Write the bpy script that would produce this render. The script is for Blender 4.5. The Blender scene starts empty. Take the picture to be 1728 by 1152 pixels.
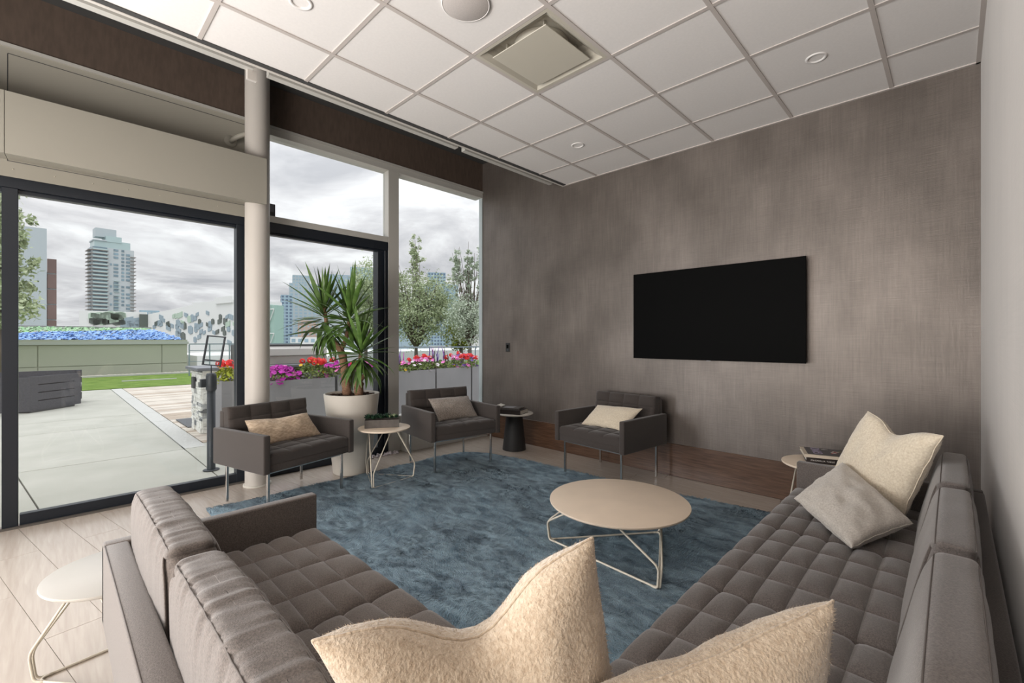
import bpy, bmesh, math, random
from mathutils import Vector, Matrix, noise
from math import sin, cos, pi, radians, sqrt

SC = bpy.context.scene
COL = SC.collection

# ------------------------------------------------------------------ camera
cam_d = bpy.data.cameras.new('camera')
cam_d.sensor_width = 36.0
cam_d.lens = 36.0 * 763.0 / 1728.0
cam_d.shift_y = -4.0 / 1728.0
cam_d.clip_start = 0.02
cam_d.clip_end = 2000
cam = bpy.data.objects.new('camera', cam_d)
cam.location = (0, 0, 1.294)
cam.rotation_euler = (pi / 2, 0, 0.7731)
COL.objects.link(cam)
SC.camera = cam

# ------------------------------------------------------------------ world: bright overcast sky
W = bpy.data.worlds.new('overcast_sky')
SC.world = W
W.use_nodes = True
wn, wl = W.node_tree.nodes, W.node_tree.links
wn.clear()
SKY_STRENGTH = 0.84
_tc = wn.new('ShaderNodeTexCoord')
_sep = wn.new('ShaderNodeSeparateXYZ')
wl.new(_tc.outputs['Generated'], _sep.inputs[0])
_zz = wn.new('ShaderNodeMath'); _zz.operation = 'ABSOLUTE'; wl.new(_sep.outputs[2], _zz.inputs[0])
_za = wn.new('ShaderNodeMath'); _za.operation = 'ADD'; wl.new(_zz.outputs[0], _za.inputs[0]); _za.inputs[1].default_value = 0.16
_dx = wn.new('ShaderNodeMath'); _dx.operation = 'DIVIDE'; wl.new(_sep.outputs[0], _dx.inputs[0]); wl.new(_za.outputs[0], _dx.inputs[1])
_dy = wn.new('ShaderNodeMath'); _dy.operation = 'DIVIDE'; wl.new(_sep.outputs[1], _dy.inputs[0]); wl.new(_za.outputs[0], _dy.inputs[1])
_cmb = wn.new('ShaderNodeCombineXYZ'); wl.new(_dx.outputs[0], _cmb.inputs[0]); wl.new(_dy.outputs[0], _cmb.inputs[1])
_n1 = wn.new('ShaderNodeTexNoise'); _n1.inputs['Scale'].default_value = 1.5; _n1.inputs['Detail'].default_value = 7
_n1.inputs['Roughness'].default_value = 0.58; _n1.inputs['Distortion'].default_value = 0.5
wl.new(_cmb.outputs[0], _n1.inputs['Vector'])
_cr = wn.new('ShaderNodeValToRGB')
_cr.color_ramp.elements[0].position = 0.36; _cr.color_ramp.elements[0].color = (0.50, 0.50, 0.53, 1)
_cr.color_ramp.elements[1].position = 0.63; _cr.color_ramp.elements[1].color = (0.93, 0.93, 0.94, 1)
_e = _cr.color_ramp.elements.new(0.5); _e.color = (0.70, 0.69, 0.71, 1)
wl.new(_n1.outputs['Fac'], _cr.inputs[0])
_bg = wn.new('ShaderNodeBackground')
_sg = wn.new('ShaderNodeMath'); _sg.operation = 'MULTIPLY_ADD'      # overcast sky: brighter towards the zenith
_z2 = wn.new('ShaderNodeMath'); _z2.operation = 'POWER'; wl.new(_zz.outputs[0], _z2.inputs[0]); _z2.inputs[1].default_value = 1.7
wl.new(_z2.outputs[0], _sg.inputs[0]); _sg.inputs[1].default_value = 2.4; _sg.inputs[2].default_value = SKY_STRENGTH
wl.new(_sg.outputs[0], _bg.inputs['Strength'])
wl.new(_cr.outputs[0], _bg.inputs[0])
_wo = wn.new('ShaderNodeOutputWorld'); wl.new(_bg.outputs[0], _wo.inputs[0])

# ------------------------------------------------------------------ unseen fill lights, added to brighten the room
def area(name, loc, rot, sx, sy, power, col=(1, 1, 1)):
    d = bpy.data.lights.new(name, 'AREA'); d.shape = 'RECTANGLE'; d.size = sx; d.size_y = sy
    d.energy = power; d.color = col
    o = bpy.data.objects.new(name, d); o.location = loc; o.rotation_euler = rot; COL.objects.link(o)
    return o
area('added_fill_side', (-4.38, -2.5, 1.25), (0, radians(-86), 0), 2.2, 3.0, 215, (0.96, 0.98, 1.0))  # added fill inside the unseen glazing, boosts the daylight from that side
area('added_fill_rear', (-1.35, -3.6, 0.95), (radians(122), 0, 0), 2.9, 1.7, 215, (1.0, 0.95, 0.89))  # added fill behind the camera, tilted up at far ceiling and back wall
area('added_fill_up', (-1.3, -1.9, 0.7), (radians(172), radians(0), 0), 2.4, 1.2, 55, (1.0, 0.95, 0.9))  # added upward fill to lift the ceiling, no lamp stands here

SC.view_settings.view_transform = 'Standard'
SC.view_settings.look = 'None'
SC.view_settings.exposure = 0.32
SC.view_settings.gamma = 1.0
SC.view_settings.use_curve_mapping = False

# ------------------------------------------------------------------ materials
MATS = {}
def mat(name, color=(0.8, 0.8, 0.8), rough=0.6, metal=0.0, spec=0.5, noise_scale=None, noise_amt=0.15, stretch=(1, 1, 1),
        bump=0.0, bump_scale=None, detail=4, color2=None, sheen=0.0, ramp=(0.3, 0.7), dist=0.0, emit=None, rot=(0, 0, 0), bump_dist=0.002):
    if name in MATS: return MATS[name]
    m = bpy.data.materials.new(name); m.use_nodes = True
    n, l = m.node_tree.nodes, m.node_tree.links
    b = n['Principled BSDF']
    b.inputs['Base Color'].default_value = (*color, 1)
    b.inputs['Roughness'].default_value = rough
    b.inputs['Metallic'].default_value = metal
    b.inputs['Specular IOR Level'].default_value = spec
    if sheen: b.inputs['Sheen Weight'].default_value = sheen; b.inputs['Sheen Roughness'].default_value = 0.5
    if emit: b.inputs['Emission Color'].default_value = (*emit[0], 1); b.inputs['Emission Strength'].default_value = emit[1]
    if noise_scale or bump:
        tc = n.new('ShaderNodeTexCoord'); mp = n.new('ShaderNodeMapping')
        mp.inputs['Scale'].default_value = stretch; mp.inputs['Rotation'].default_value = rot
        l.new(tc.outputs['Object'], mp.inputs[0])
    if noise_scale:
        t = n.new('ShaderNodeTexNoise'); t.inputs['Scale'].default_value = noise_scale; t.inputs['Detail'].default_value = detail
        t.inputs['Distortion'].default_value = dist
        l.new(mp.outputs[0], t.inputs['Vector'])
        r = n.new('ShaderNodeValToRGB')
        c2 = color2 if color2 else tuple(min(1, c * (1 + noise_amt)) for c in color)
        c1 = color if color2 else tuple(c * (1 - noise_amt) for c in color)
        r.color_ramp.elements[0].position = ramp[0]; r.color_ramp.elements[0].color = (*c1, 1)
        r.color_ramp.elements[1].position = ramp[1]; r.color_ramp.elements[1].color = (*c2, 1)
        l.new(t.outputs['Fac'], r.inputs[0]); l.new(r.outputs[0], b.inputs['Base Color'])
    if bump:
        t2 = n.new('ShaderNodeTexNoise'); t2.inputs['Scale'].default_value = bump_scale or (noise_scale or 50)
        t2.inputs['Detail'].default_value = 3
        l.new(mp.outputs[0], t2.inputs['Vector'])
        bp = n.new('ShaderNodeBump'); bp.inputs['Strength'].default_value = bump; bp.inputs['Distance'].default_value = bump_dist
        l.new(t2.outputs['Fac'], bp.inputs['Height']); l.new(bp.outputs[0], b.inputs['Normal'])
    MATS[name] = m
    return m

def glass_mat(name, tint=(0.97, 0.985, 0.985)):
    m = bpy.data.materials.new(name); m.use_nodes = True
    n, l = m.node_tree.nodes, m.node_tree.links
    n.remove(n['Principled BSDF'])
    t = n.new('ShaderNodeBsdfTransparent'); t.inputs[0].default_value = (*tint, 1)
    g = n.new('ShaderNodeBsdfGlossy'); g.inputs['Roughness'].default_value = 0.0
    f = n.new('ShaderNodeFresnel'); ge = n.new('ShaderNodeNewGeometry')
    io = n.new('ShaderNodeMapRange'); io.inputs[3].default_value = 1.45; io.inputs[4].default_value = 1 / 1.45
    l.new(ge.outputs['Backfacing'], io.inputs[0]); l.new(io.outputs[0], f.inputs['IOR'])
    mx = n.new('ShaderNodeMixShader')
    l.new(f.outputs[0], mx.inputs[0]); l.new(t.outputs[0], mx.inputs[1]); l.new(g.outputs[0], mx.inputs[2])
    l.new(mx.outputs[0], n['Material Output'].inputs[0])
    MATS[name] = m
    return m

M = dict(
    wall=mat('wall_fabric', (0.125, 0.112, 0.104), 0.46, 0.35, 0.6, 2.2, 0.2, (2.2, 2.2, 0.9), 0.5, 55, 12, color2=(0.185, 0.168, 0.157), sheen=0.55, ramp=(0.3, 0.72), bump_dist=0.0025),
    tile=mat('ceiling_board', (0.74, 0.715, 0.70), 0.9, noise_scale=60, noise_amt=0.02),
    tee=mat('ceiling_grid_metal', (0.50, 0.455, 0.43), 0.55),
    white=mat('white_paint', (0.56, 0.53, 0.495), 0.5),
    frame=mat('light_aluminium', (0.50, 0.49, 0.46), 0.45, 0.1),
    clad=mat('putty_panel', (0.34, 0.325, 0.28), 0.55),
    dark=mat('anthracite_frame', (0.006, 0.010, 0.017), 0.4),
    brown=mat('brown_header_cloth', (0.085, 0.060, 0.046), 0.7, noise_scale=9, noise_amt=0.15, stretch=(1, 4, 1)),
    soffit=mat('dark_soffit', (0.05, 0.05, 0.05), 0.8),
    wood=mat('walnut_veneer', (0.060, 0.030, 0.018), 0.32, 0, 0.5, 6, 0.2, (1, 1, 14), color2=(0.135, 0.075, 0.046), detail=6),
    floor=mat('floor_tile', (0.42, 0.355, 0.30), 0.22, 0, 0.55, 3.2, 0.2, (1.0, 15, 1), 0.08, 12, 7, color2=(0.52, 0.455, 0.395), ramp=(0.25, 0.75), dist=0.6, rot=(0, 0, -0.188)),
    grout=mat('floor_joint', (0.24, 0.20, 0.17), 0.7),
    fabric=mat('taupe_wool', (0.108, 0.091, 0.083), 0.88, 0, 0.3, 260, 0.35, bump=0.5, bump_scale=420, sheen=0.35, bump_dist=0.0015),
    fabric_shaded=mat('taupe_wool_chair_shaded', (0.047, 0.038, 0.034), 0.85, 0, 0.3, 300, 0.3, bump=0.4, bump_scale=420, sheen=0.25, bump_dist=0.001),  # shade of the backlit chair fronts is put into this darker wool
    seam=mat('seam_thread', (0.12, 0.105, 0.098), 0.9),
    chrome=mat('brushed_steel', (0.62, 0.60, 0.58), 0.22, 1.0),
    wire=mat('cream_wire', (0.60, 0.55, 0.46), 0.4),
    top=mat('cream_table_top', (0.80, 0.665, 0.53), 0.42, noise_scale=5, noise_amt=0.04),
    topedge=mat('plywood_edge', (0.50, 0.36, 0.25), 0.5),
    topwhite=mat('white_table_top', (0.50, 0.48, 0.445), 0.3, noise_scale=4, noise_amt=0.03),
    rug=mat('blue_shag', (0.036, 0.088, 0.135), 0.95, 0, 0.2, 4.6, 0.2, (1.1, 2.4, 1), 1.0, 110, 11, color2=(0.25, 0.375, 0.46), sheen=0.3, ramp=(0.30, 0.66), dist=1.1, bump_dist=0.012),
    wool=mat('cream_wool', (0.37, 0.285, 0.20), 0.95, 0, 0.2, 120, 0.2, (1, 1, 1), 0.7, 190, 5, color2=(0.51, 0.42, 0.32), sheen=0.5, bump_dist=0.004),
    greywool=mat('oatmeal_wool', (0.40, 0.36, 0.32), 0.95, 0, 0.2, 150, 0.2, (1, 1, 1), 0.6, 220, 6, color2=(0.56, 0.52, 0.47), sheen=0.4, ramp=(0.3, 0.7), bump_dist=0.003),
    tauwool=mat('taupe_boucle', (0.20, 0.17, 0.145), 0.95, 0, 0.2, 120, 0.2, (1, 1, 1), 0.7, 160, 6, color2=(0.42, 0.37, 0.33), sheen=0.4, ramp=(0.35, 0.65), bump_dist=0.003),
    sandwool=mat('sand_wool', (0.40, 0.30, 0.21), 0.95, 0, 0.2, 40, 0.2, (1, 1, 3), 0.7, 120, 6, color2=(0.62, 0.49, 0.36), sheen=0.4, ramp=(0.35, 0.65), bump_dist=0.003),
    black=mat('black_screen', (0.0015, 0.0015, 0.0015), 0.6, 0, 0.05),
    blackp=mat('black_plastic', (0.012, 0.012, 0.012), 0.4),
    charcoal=mat('charcoal_cone', (0.016, 0.016, 0.017), 0.55),
    pot=mat('white_fibre_pot', (0.62, 0.585, 0.53), 0.55, noise_scale=8, noise_amt=0.03),
    soil=mat('bark_mulch', (0.05, 0.026, 0.018), 0.95, 0, 0.2, 60, 0.6, bump=1.0, bump_scale=90, bump_dist=0.01),
    bark=mat('cane_bark', (0.17, 0.095, 0.06), 0.9, 0, 0.2, 30, 0.35, (1, 1, 3), 0.8, 60, 6, color2=(0.33, 0.20, 0.13), bump_dist=0.006),
    yucca=mat('yucca_leaf', (0.045, 0.105, 0.020), 0.38, 0, 0.5, 12, 0.4, color2=(0.14, 0.25, 0.06)),
    succulent=mat('succulent_leaf', (0.012, 0.045, 0.022), 0.45, noise_scale=30, noise_amt=0.5),
    succulent_pale=mat('pale_succulent_leaf', (0.30, 0.36, 0.22), 0.5),
    slate=mat('zinc_trough', (0.105, 0.095, 0.088), 0.6, 0.2, noise_scale=20, noise_amt=0.2),
    concrete=mat('patio_concrete', (0.385, 0.385, 0.335), 0.85, 0, 0.3, 1.6, 0.2, bump=0.1, bump_scale=80, detail=8, color2=(0.47, 0.465, 0.415)),
    concrete2=mat('kerb_concrete', (0.50, 0.50, 0.475), 0.85, 0, 0.3, 30, 0.1),
    joint=mat('joint_filler', (0.10, 0.09, 0.08), 0.9),
    deck=mat('deck_board', (0.34, 0.28, 0.225), 0.75, 0, 0.3, 3.0, 0.2, (10, 1, 1), color2=(0.62, 0.565, 0.50), detail=6),
    grass=mat('lawn_green', (0.10, 0.18, 0.025), 0.9, 0, 0.2, 3, 0.3, color2=(0.19, 0.28, 0.06), bump=0.6, bump_scale=60, bump_dist=0.03),
    pebble=mat('pebble_bed', (0.32, 0.29, 0.24), 0.9, 0, 0.2, 8, 0.4, color2=(0.55, 0.52, 0.45)),
    facade=mat('sage_metal_panel', (0.37, 0.395, 0.315), 0.6, 0, 0.4, 0.5, 0.03),
    facade_t=mat('sage_metal_cap', (0.40, 0.435, 0.40), 0.5, 0.1),
    bench=mat('charcoal_bench', (0.075, 0.075, 0.085), 0.6, 0.0, 0.4, 40, 0.12),
    stone_a=mat('pale_quartzite', (0.75, 0.75, 0.71), 0.85, 0, 0.3, 25, 0.2),
    stone_b=mat('grey_quartzite', (0.42, 0.43, 0.43), 0.85, 0, 0.3, 25, 0.25),
    stone_c=mat('dark_quartzite', (0.19, 0.20, 0.205), 0.85, 0, 0.3, 25, 0.25),
    coping=mat('slate_coping', (0.17, 0.18, 0.20), 0.5),
    post=mat('graphite_post', (0.045, 0.05, 0.058), 0.45, 0.2),
    planter=mat('grey_planter', (0.26, 0.255, 0.265), 0.6, 0, 0.4, 3, 0.06),
    grill=mat('grill_steel', (0.42, 0.40, 0.38), 0.4, 0.3),
    grilldk=mat('grill_dark', (0.08, 0.08, 0.085), 0.4, 0.3),
    foliage=mat('bedding_leaf', (0.10, 0.17, 0.04), 0.8, 0, 0.3, 9, 0.4, color2=(0.24, 0.30, 0.10)),
    chartreuse=mat('chartreuse_leaf', (0.30, 0.34, 0.03), 0.8, noise_scale=12, noise_amt=0.3),
    magenta=mat('magenta_petal', (0.50, 0.03, 0.40), 0.7, noise_scale=14, noise_amt=0.4),
    pink=mat('pink_petal', (0.75, 0.20, 0.50), 0.7, noise_scale=14, noise_amt=0.4),
    red=mat('red_petal', (0.75, 0.03, 0.03), 0.7, noise_scale=14, noise_amt=0.3),
    purple=mat('purple_petal', (0.17, 0.08, 0.36), 0.7, noise_scale=14, noise_amt=0.4),
    whitep=mat('white_petal', (0.75, 0.68, 0.72), 0.7),
    yellowp=mat('yellow_petal', (0.75, 0.50, 0.05), 0.7),
    treeleaf=mat('grey_green_leaf', (0.34, 0.41, 0.24), 0.75, 0, 0.3, 2.5, 0.3, color2=(0.56, 0.62, 0.42)),
    treeleaf2=mat('poplar_leaf', (0.42, 0.50, 0.38), 0.75, 0, 0.3, 2.5, 0.3, color2=(0.62, 0.68, 0.57)),
    treebark=mat('tree_bark', (0.12, 0.095, 0.075), 0.9),
    bluechip=mat('blue_roof_chip', (0.06, 0.20, 0.55), 0.6, 0, 0.4, 4.5, 0.3, color2=(0.30, 0.48, 0.78), ramp=(0.4, 0.6)),
    greenchip=mat('green_roof_chip', (0.16, 0.42, 0.16), 0.6, 0, 0.4, 4.5, 0.3, color2=(0.42, 0.60, 0.38), ramp=(0.4, 0.6)),
    ground=mat('city_ground', (0.36, 0.36, 0.34), 0.9, noise_scale=0.05, noise_amt=0.15),
    rail=mat('rail_metal', (0.22, 0.28, 0.32), 0.5, 0.2),
    book_black=mat('book_black', (0.018, 0.012, 0.011), 0.5),
    book_dark=mat('book_cover_dark', (0.02, 0.021, 0.03), 0.35),
    book_cream=mat('book_cream', (0.60, 0.52, 0.42), 0.7),
    paper=mat('paper_pages', (0.66, 0.63, 0.57), 0.8),
    ink=mat('white_print', (0.75, 0.72, 0.68), 0.6),
    ink_red=mat('red_print', (0.55, 0.02, 0.02), 0.6), ink_yel=mat('yellow_print', (0.6, 0.5, 0.2), 0.6),
    ink_lil=mat('lilac_print', (0.42, 0.36, 0.5), 0.6), ink_grn=mat('green_print', (0.3, 0.5, 0.3), 0.6),
    diff=mat('diffuser_metal', (0.50, 0.47, 0.40), 0.5),
    speaker=mat('speaker_grille', (0.50, 0.46, 0.44), 0.7, noise_scale=300, noise_amt=0.1),
    lens=mat('downlight_reflector', (0.7, 0.68, 0.62), 0.3, 0.3),
    tower_core=mat('tower_concrete', (0.50, 0.545, 0.56), 0.7),
    tower_glass=mat('tower_window', (0.20, 0.29, 0.34), 0.25, 0, 0.6, 0.35, 0.35),
    tower_lite=mat('tower_light_glass', (0.42, 0.54, 0.54), 0.3),
    tower_brown=mat('tower_balcony', (0.27, 0.25, 0.235), 0.7),
    bluetower=mat('blue_tower_glass', (0.33, 0.46, 0.54), 0.3, noise_scale=0.2, noise_amt=0.15),
    bluedark=mat('dark_blue_glass', (0.12, 0.18, 0.26), 0.3),
    paletower=mat('pale_tower_panel', (0.44, 0.50, 0.52), 0.6),
    peach=mat('peach_masonry', (0.50, 0.38, 0.32), 0.8),
    mint=mat('mint_glass', (0.33, 0.49, 0.43), 0.35),
    redbrown=mat('rust_cladding', (0.15, 0.10, 0.09), 0.7, noise_scale=0.1, noise_amt=0.3),
    library=mat('library_white', (0.76, 0.77, 0.75), 0.7),
    lib_dark=mat('facade_glass_dark', (0.10, 0.12, 0.105), 0.3), lib_blue=mat('facade_glass_blue', (0.30, 0.38, 0.43), 0.4),
    lib_green=mat('facade_glass_green', (0.46, 0.58, 0.47), 0.4),
)
def linen(name, c1, c2, sheen, metal, rough):
    m = mat(name, c1, rough, metal, 0.55, 1.7, 0.2, (1.3, 1.3, 1.0), color2=c2, detail=10, sheen=sheen, ramp=(0.25, 0.75))
    n, l = m.node_tree.nodes, m.node_tree.links
    b = n['Principled BSDF']; ramp = next(x for x in n if x.type == 'VALTORGB')
    tc = next(x for x in n if x.type == 'TEX_COORD')
    prev = ramp.outputs[0]; hs = []
    for sc, amt in (((60, 60, 3.0), 0.09), ((3.0, 3.0, 170), 0.08), ((5, 5, 0.9), 0.07)):
        mp = n.new('ShaderNodeMapping'); mp.inputs['Scale'].default_value = sc; l.new(tc.outputs['Object'], mp.inputs[0])
        t = n.new('ShaderNodeTexNoise'); t.inputs['Scale'].default_value = 1.6; t.inputs['Detail'].default_value = 4; l.new(mp.outputs[0], t.inputs['Vector'])
        mr = n.new('ShaderNodeMapRange'); mr.inputs[1].default_value = 0.3; mr.inputs[2].default_value = 0.7
        mr.inputs[3].default_value = 1 - amt; mr.inputs[4].default_value = 1 + amt; l.new(t.outputs['Fac'], mr.inputs[0])
        vm = n.new('ShaderNodeVectorMath'); vm.operation = 'SCALE'; l.new(prev, vm.inputs[0]); l.new(mr.outputs[0], vm.inputs['Scale'])
        prev = vm.outputs[0]; hs.append(t.outputs['Fac'])
    l.new(prev, b.inputs['Base Color'])
    ad = n.new('ShaderNodeMath'); ad.operation = 'ADD'; l.new(hs[0], ad.inputs[0]); l.new(hs[1], ad.inputs[1])
    bp = n.new('ShaderNodeBump'); bp.inputs['Strength'].default_value = 0.35; bp.inputs['Distance'].default_value = 0.002
    l.new(ad.outputs[0], bp.inputs['Height']); l.new(bp.outputs[0], b.inputs['Normal'])
    return m
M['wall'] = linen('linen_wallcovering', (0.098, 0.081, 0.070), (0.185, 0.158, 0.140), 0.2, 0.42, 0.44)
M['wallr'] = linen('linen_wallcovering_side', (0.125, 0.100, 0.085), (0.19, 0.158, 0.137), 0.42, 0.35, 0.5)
M['wool_light'] = mat('pale_cream_wool', (0.56, 0.47, 0.355), 0.95, 0, 0.2, 120, 0.2, (1, 1, 1), 0.7, 190, 5, color2=(0.72, 0.64, 0.51), sheen=0.5, bump_dist=0.004)
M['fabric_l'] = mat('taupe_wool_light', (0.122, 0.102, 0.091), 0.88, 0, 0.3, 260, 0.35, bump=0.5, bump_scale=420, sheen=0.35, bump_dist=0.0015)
M['deck_b'] = mat('deck_board_pale', (0.50, 0.44, 0.37), 0.75, 0, 0.3, 3.0, 0.2, (10, 1, 1), color2=(0.70, 0.65, 0.58), detail=6)
M['deck_c'] = mat('deck_board_brown', (0.33, 0.265, 0.20), 0.75, 0, 0.3, 3.0, 0.2, (10, 1, 1), color2=(0.52, 0.44, 0.36), detail=6)
PANE = glass_mat('window_glass')
PANE2 = glass_mat('sign_glass', (0.93, 0.95, 0.95))

# ------------------------------------------------------------------ helpers
def link(name, me, m=None, parent=None, loc=None, rot=None):
    o = bpy.data.objects.new(name, me)
    if m is not None and len(me.materials) == 0: me.materials.append(m)
    COL.objects.link(o)
    if parent: o.parent = parent
    if loc: o.location = loc
    if rot: o.rotation_euler = rot
    return o
def bm_obj(name, bm, m, parent=None, loc=None, rot=None, smooth=False):
    me = bpy.data.meshes.new(name); bm.normal_update(); bm.to_mesh(me); bm.free()
    if smooth:
        for p in me.polygons: p.use_smooth = True
    return link(name, me, m, parent, loc, rot)
def thing(name, label, cat, loc=(0, 0, 0), rz=0.0, group=None):
    o = bpy.data.objects.new(name, None); COL.objects.link(o); o.empty_display_size = 0.1
    o.location = loc; o.rotation_euler = (0, 0, rz)
    o['label'] = label; o['category'] = cat
    if group: o['group'] = group
    return o
def tag(o, label, cat, group=None, kind=None):
    o['label'] = label; o['category'] = cat
    if group: o['group'] = group
    if kind: o['kind'] = kind
    return o
def struct(o): o['kind'] = 'structure'; return o
def stuff(o): o['kind'] = 'stuff'; return o

def add_box(bm, a, b, bevel=0.0, seg=2, mtx=None):
    x0, y0, z0 = a; x1, y1, z1 = b
    r = bmesh.ops.create_cube(bm, size=1.0)
    vs = r['verts']
    for v in vs:
        v.co = Vector(((x0 + x1) / 2 + v.co.x * (x1 - x0), (y0 + y1) / 2 + v.co.y * (y1 - y0), (z0 + z1) / 2 + v.co.z * (z1 - z0)))
    if bevel:
        es = list({e for v in vs for e in v.link_edges})
        r2 = bmesh.ops.bevel(bm, geom=es, offset=bevel, segments=seg, affect='EDGES', profile=0.5)
        vs = list({v for f in r2['faces'] for v in f.verts} | {v for v in vs if v.is_valid})
    if mtx:
        for v in vs: v.co = mtx @ v.co
    return vs
def box(name, a, b, m, parent=None, bevel=0.0, seg=2, loc=None, rot=None, smooth=False):
    bm = bmesh.new(); add_box(bm, a, b, bevel, seg)
    return bm_obj(name, bm, m, parent, loc, rot, smooth)
def add_tube(bm, pts, r, n=8, closed=False, radii=None):
    pts = [Vector(p) for p in pts]; N = len(pts); rings = []
    up = Vector((0, 0, 1))
    for i, p in enumerate(pts):
        if closed: t = (pts[(i + 1) % N] - pts[i - 1]).normalized()
        else: t = (pts[min(i + 1, N - 1)] - pts[max(i - 1, 0)]).normalized()
        ref = up if abs(t.dot(up)) < 0.95 else Vector((1, 0, 0))
        if rings and prev is not None:
            u = (prev - t * prev.dot(t))
            u = u.normalized() if u.length > 1e-5 else t.cross(ref).normalized()
        else: u = t.cross(ref).normalized()
        prev = u
        w = t.cross(u)
        rr = radii[i] if radii else r
        rings.append([bm.verts.new(p + (u * cos(2 * pi * k / n) + w * sin(2 * pi * k / n)) * rr) for k in range(n)])
    prev = None
    for i in range(N if closed else N - 1):
        A, B = rings[i], rings[(i + 1) % N]
        for k in range(n):
            bm.faces.new((A[k], A[(k + 1) % n], B[(k + 1) % n], B[k]))
    if not closed:
        bm.faces.new(rings[0][::-1]); bm.faces.new(rings[-1])
def tube(name, pts, r, m, parent=None, n=8, closed=False, radii=None):
    bm = bmesh.new(); add_tube(bm, pts, r, n, closed, radii)
    bmesh.ops.recalc_face_normals(bm, faces=bm.faces)
    return bm_obj(name, bm, m, parent, smooth=True)
def add_lathe(bm, prof, n=48, c=(0, 0, 0)):
    rings = []
    for r, z in prof:
        if r < 1e-5: rings.append([bm.verts.new((c[0], c[1], c[2] + z))])
        else: rings.append([bm.verts.new((c[0] + r * cos(2 * pi * k / n), c[1] + r * sin(2 * pi * k / n), c[2] + z)) for k in range(n)])
    for A, B in zip(rings, rings[1:]):
        for k in range(n):
            k2 = (k + 1) % n
            if len(A) == 1 and len(B) == 1: continue
            if len(A) == 1: bm.faces.new((A[0], B[k], B[k2]))
            elif len(B) == 1: bm.faces.new((A[k], A[k2], B[0]))
            else: bm.faces.new((A[k], A[k2], B[k2], B[k]))
def lathe(name, prof, m, parent=None, n=48, smooth=True, loc=None):
    bm = bmesh.new(); add_lathe(bm, prof, n); bmesh.ops.recalc_face_normals(bm, faces=bm.faces)
    o = bm_obj(name, bm, m, parent, loc, smooth=smooth)
    return o
def autosmooth(o, ang=35):
    o.data.polygons.foreach_set('use_smooth', [True] * len(o.data.polygons))
    try: o.data.set_sharp_from_angle(angle=radians(ang))
    except Exception: pass
    return o
def fillet(pts, r=0.02, n=4):
    out = [Vector(pts[0])]
    for i in range(1, len(pts) - 1):
        p, a, b = Vector(pts[i]), Vector(pts[i - 1]), Vector(pts[i + 1])
        da, db = (a - p), (b - p)
        d = min(r, da.length * 0.45, db.length * 0.45)
        A, B = p + da.normalized() * d, p + db.normalized() * d
        for k in range(n + 1):
            t = k / n
            out.append(A * (1 - t) ** 2 + p * 2 * t * (1 - t) + B * t * t)
    out.append(Vector(pts[-1]))
    return out

def quilted(name, w, d, h, nx, ny, m, parent, loc=(0, 0, 0), rot=(0, 0, 0), depth=0.012, r=0.03, res=9, crown=0.008, first=None):
    """padded slab, x in +-w/2, y in +-d/2, top at h, stitched in nx by ny cells on the top"""
    bm = bmesh.new()
    ys_seams = first if first else [(-0.5 + j / ny) * d for j in range(1, ny)]
    xs_seams = [(-0.5 + i / nx) * w for i in range(1, nx)]
    def samples(seams, L):
        ss = [-L / 2] + seams + [L / 2]; out = [-L / 2]
        for a, b in zip(ss, ss[1:]):
            k = res if (b - a) > 0.05 else max(4, res // 2)
            for i in range(1, k + 1):
                t = i / k; t = 0.5 - 0.5 * cos(pi * (0.5 - 0.5 * cos(pi * t)))
                out.append(a + (b - a) * t)
        return out
    def bulge(v, seams, L):
        ss = [-L / 2] + seams + [L / 2]
        for a, b in zip(ss, ss[1:]):
            if a <= v <= b + 1e-9:
                u = (v - a) / (b - a); k = abs(2 * u - 1)
                return (1 - k ** 4) if (a > -L / 2 or u > .5) and (b < L / 2 or u < .5) else (1 - k ** 4 if False else 1.0)
        return 0
    X_, Y_ = samples(xs_seams, w), samples(ys_seams, d)
    NX, NY = len(X_) - 1, len(Y_) - 1
    grid = []
    for j in range(NY + 1):
        row = []
        for i in range(NX + 1):
            x = X_[i]; y = Y_[j]
            e = min(w / 2 - abs(x), d / 2 - abs(y))
            z = h
            bx_, by_ = bulge(x, xs_seams, w), bulge(y, ys_seams, d)
            q = min(bx_, by_) * 0.65 + bx_ * by_ * 0.35
            z += crown * (1 - (2 * x / w) ** 2) * (1 - (2 * y / d) ** 2)
            z -= depth * (1 - q) * min(1, 0.35 + e / r)
            if e < r: z -= r - sqrt(max(0, r * r - (r - e) ** 2))
            z += 0.0012 * noise.noise(Vector((x * 14, y * 14, w)))
            row.append(bm.verts.new((x, y, z)))
        grid.append(row)
    for j in range(NY):
        for i in range(NX):
            bm.faces.new((grid[j][i], grid[j][i + 1], grid[j + 1][i + 1], grid[j + 1][i]))
    rim = [grid[0][i] for i in range(NX + 1)] + [grid[j][NX] for j in range(1, NY + 1)] + [grid[NY][i] for i in range(NX - 1, -1, -1)] + [grid[j][0] for j in range(NY - 1, 0, -1)]
    low = []
    for v in rim: low.append(bm.verts.new((v.co.x, v.co.y, 0)))
    for k in range(len(rim)):
        k2 = (k + 1) % len(rim)
        bm.faces.new((rim[k2], rim[k], low[k], low[k2]))
    bm.faces.new(low)
    bmesh.ops.recalc_face_normals(bm, faces=bm.faces)
    o = bm_obj(name, bm, m, parent, loc, rot)
    autosmooth(o, 75)
    return o

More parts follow.
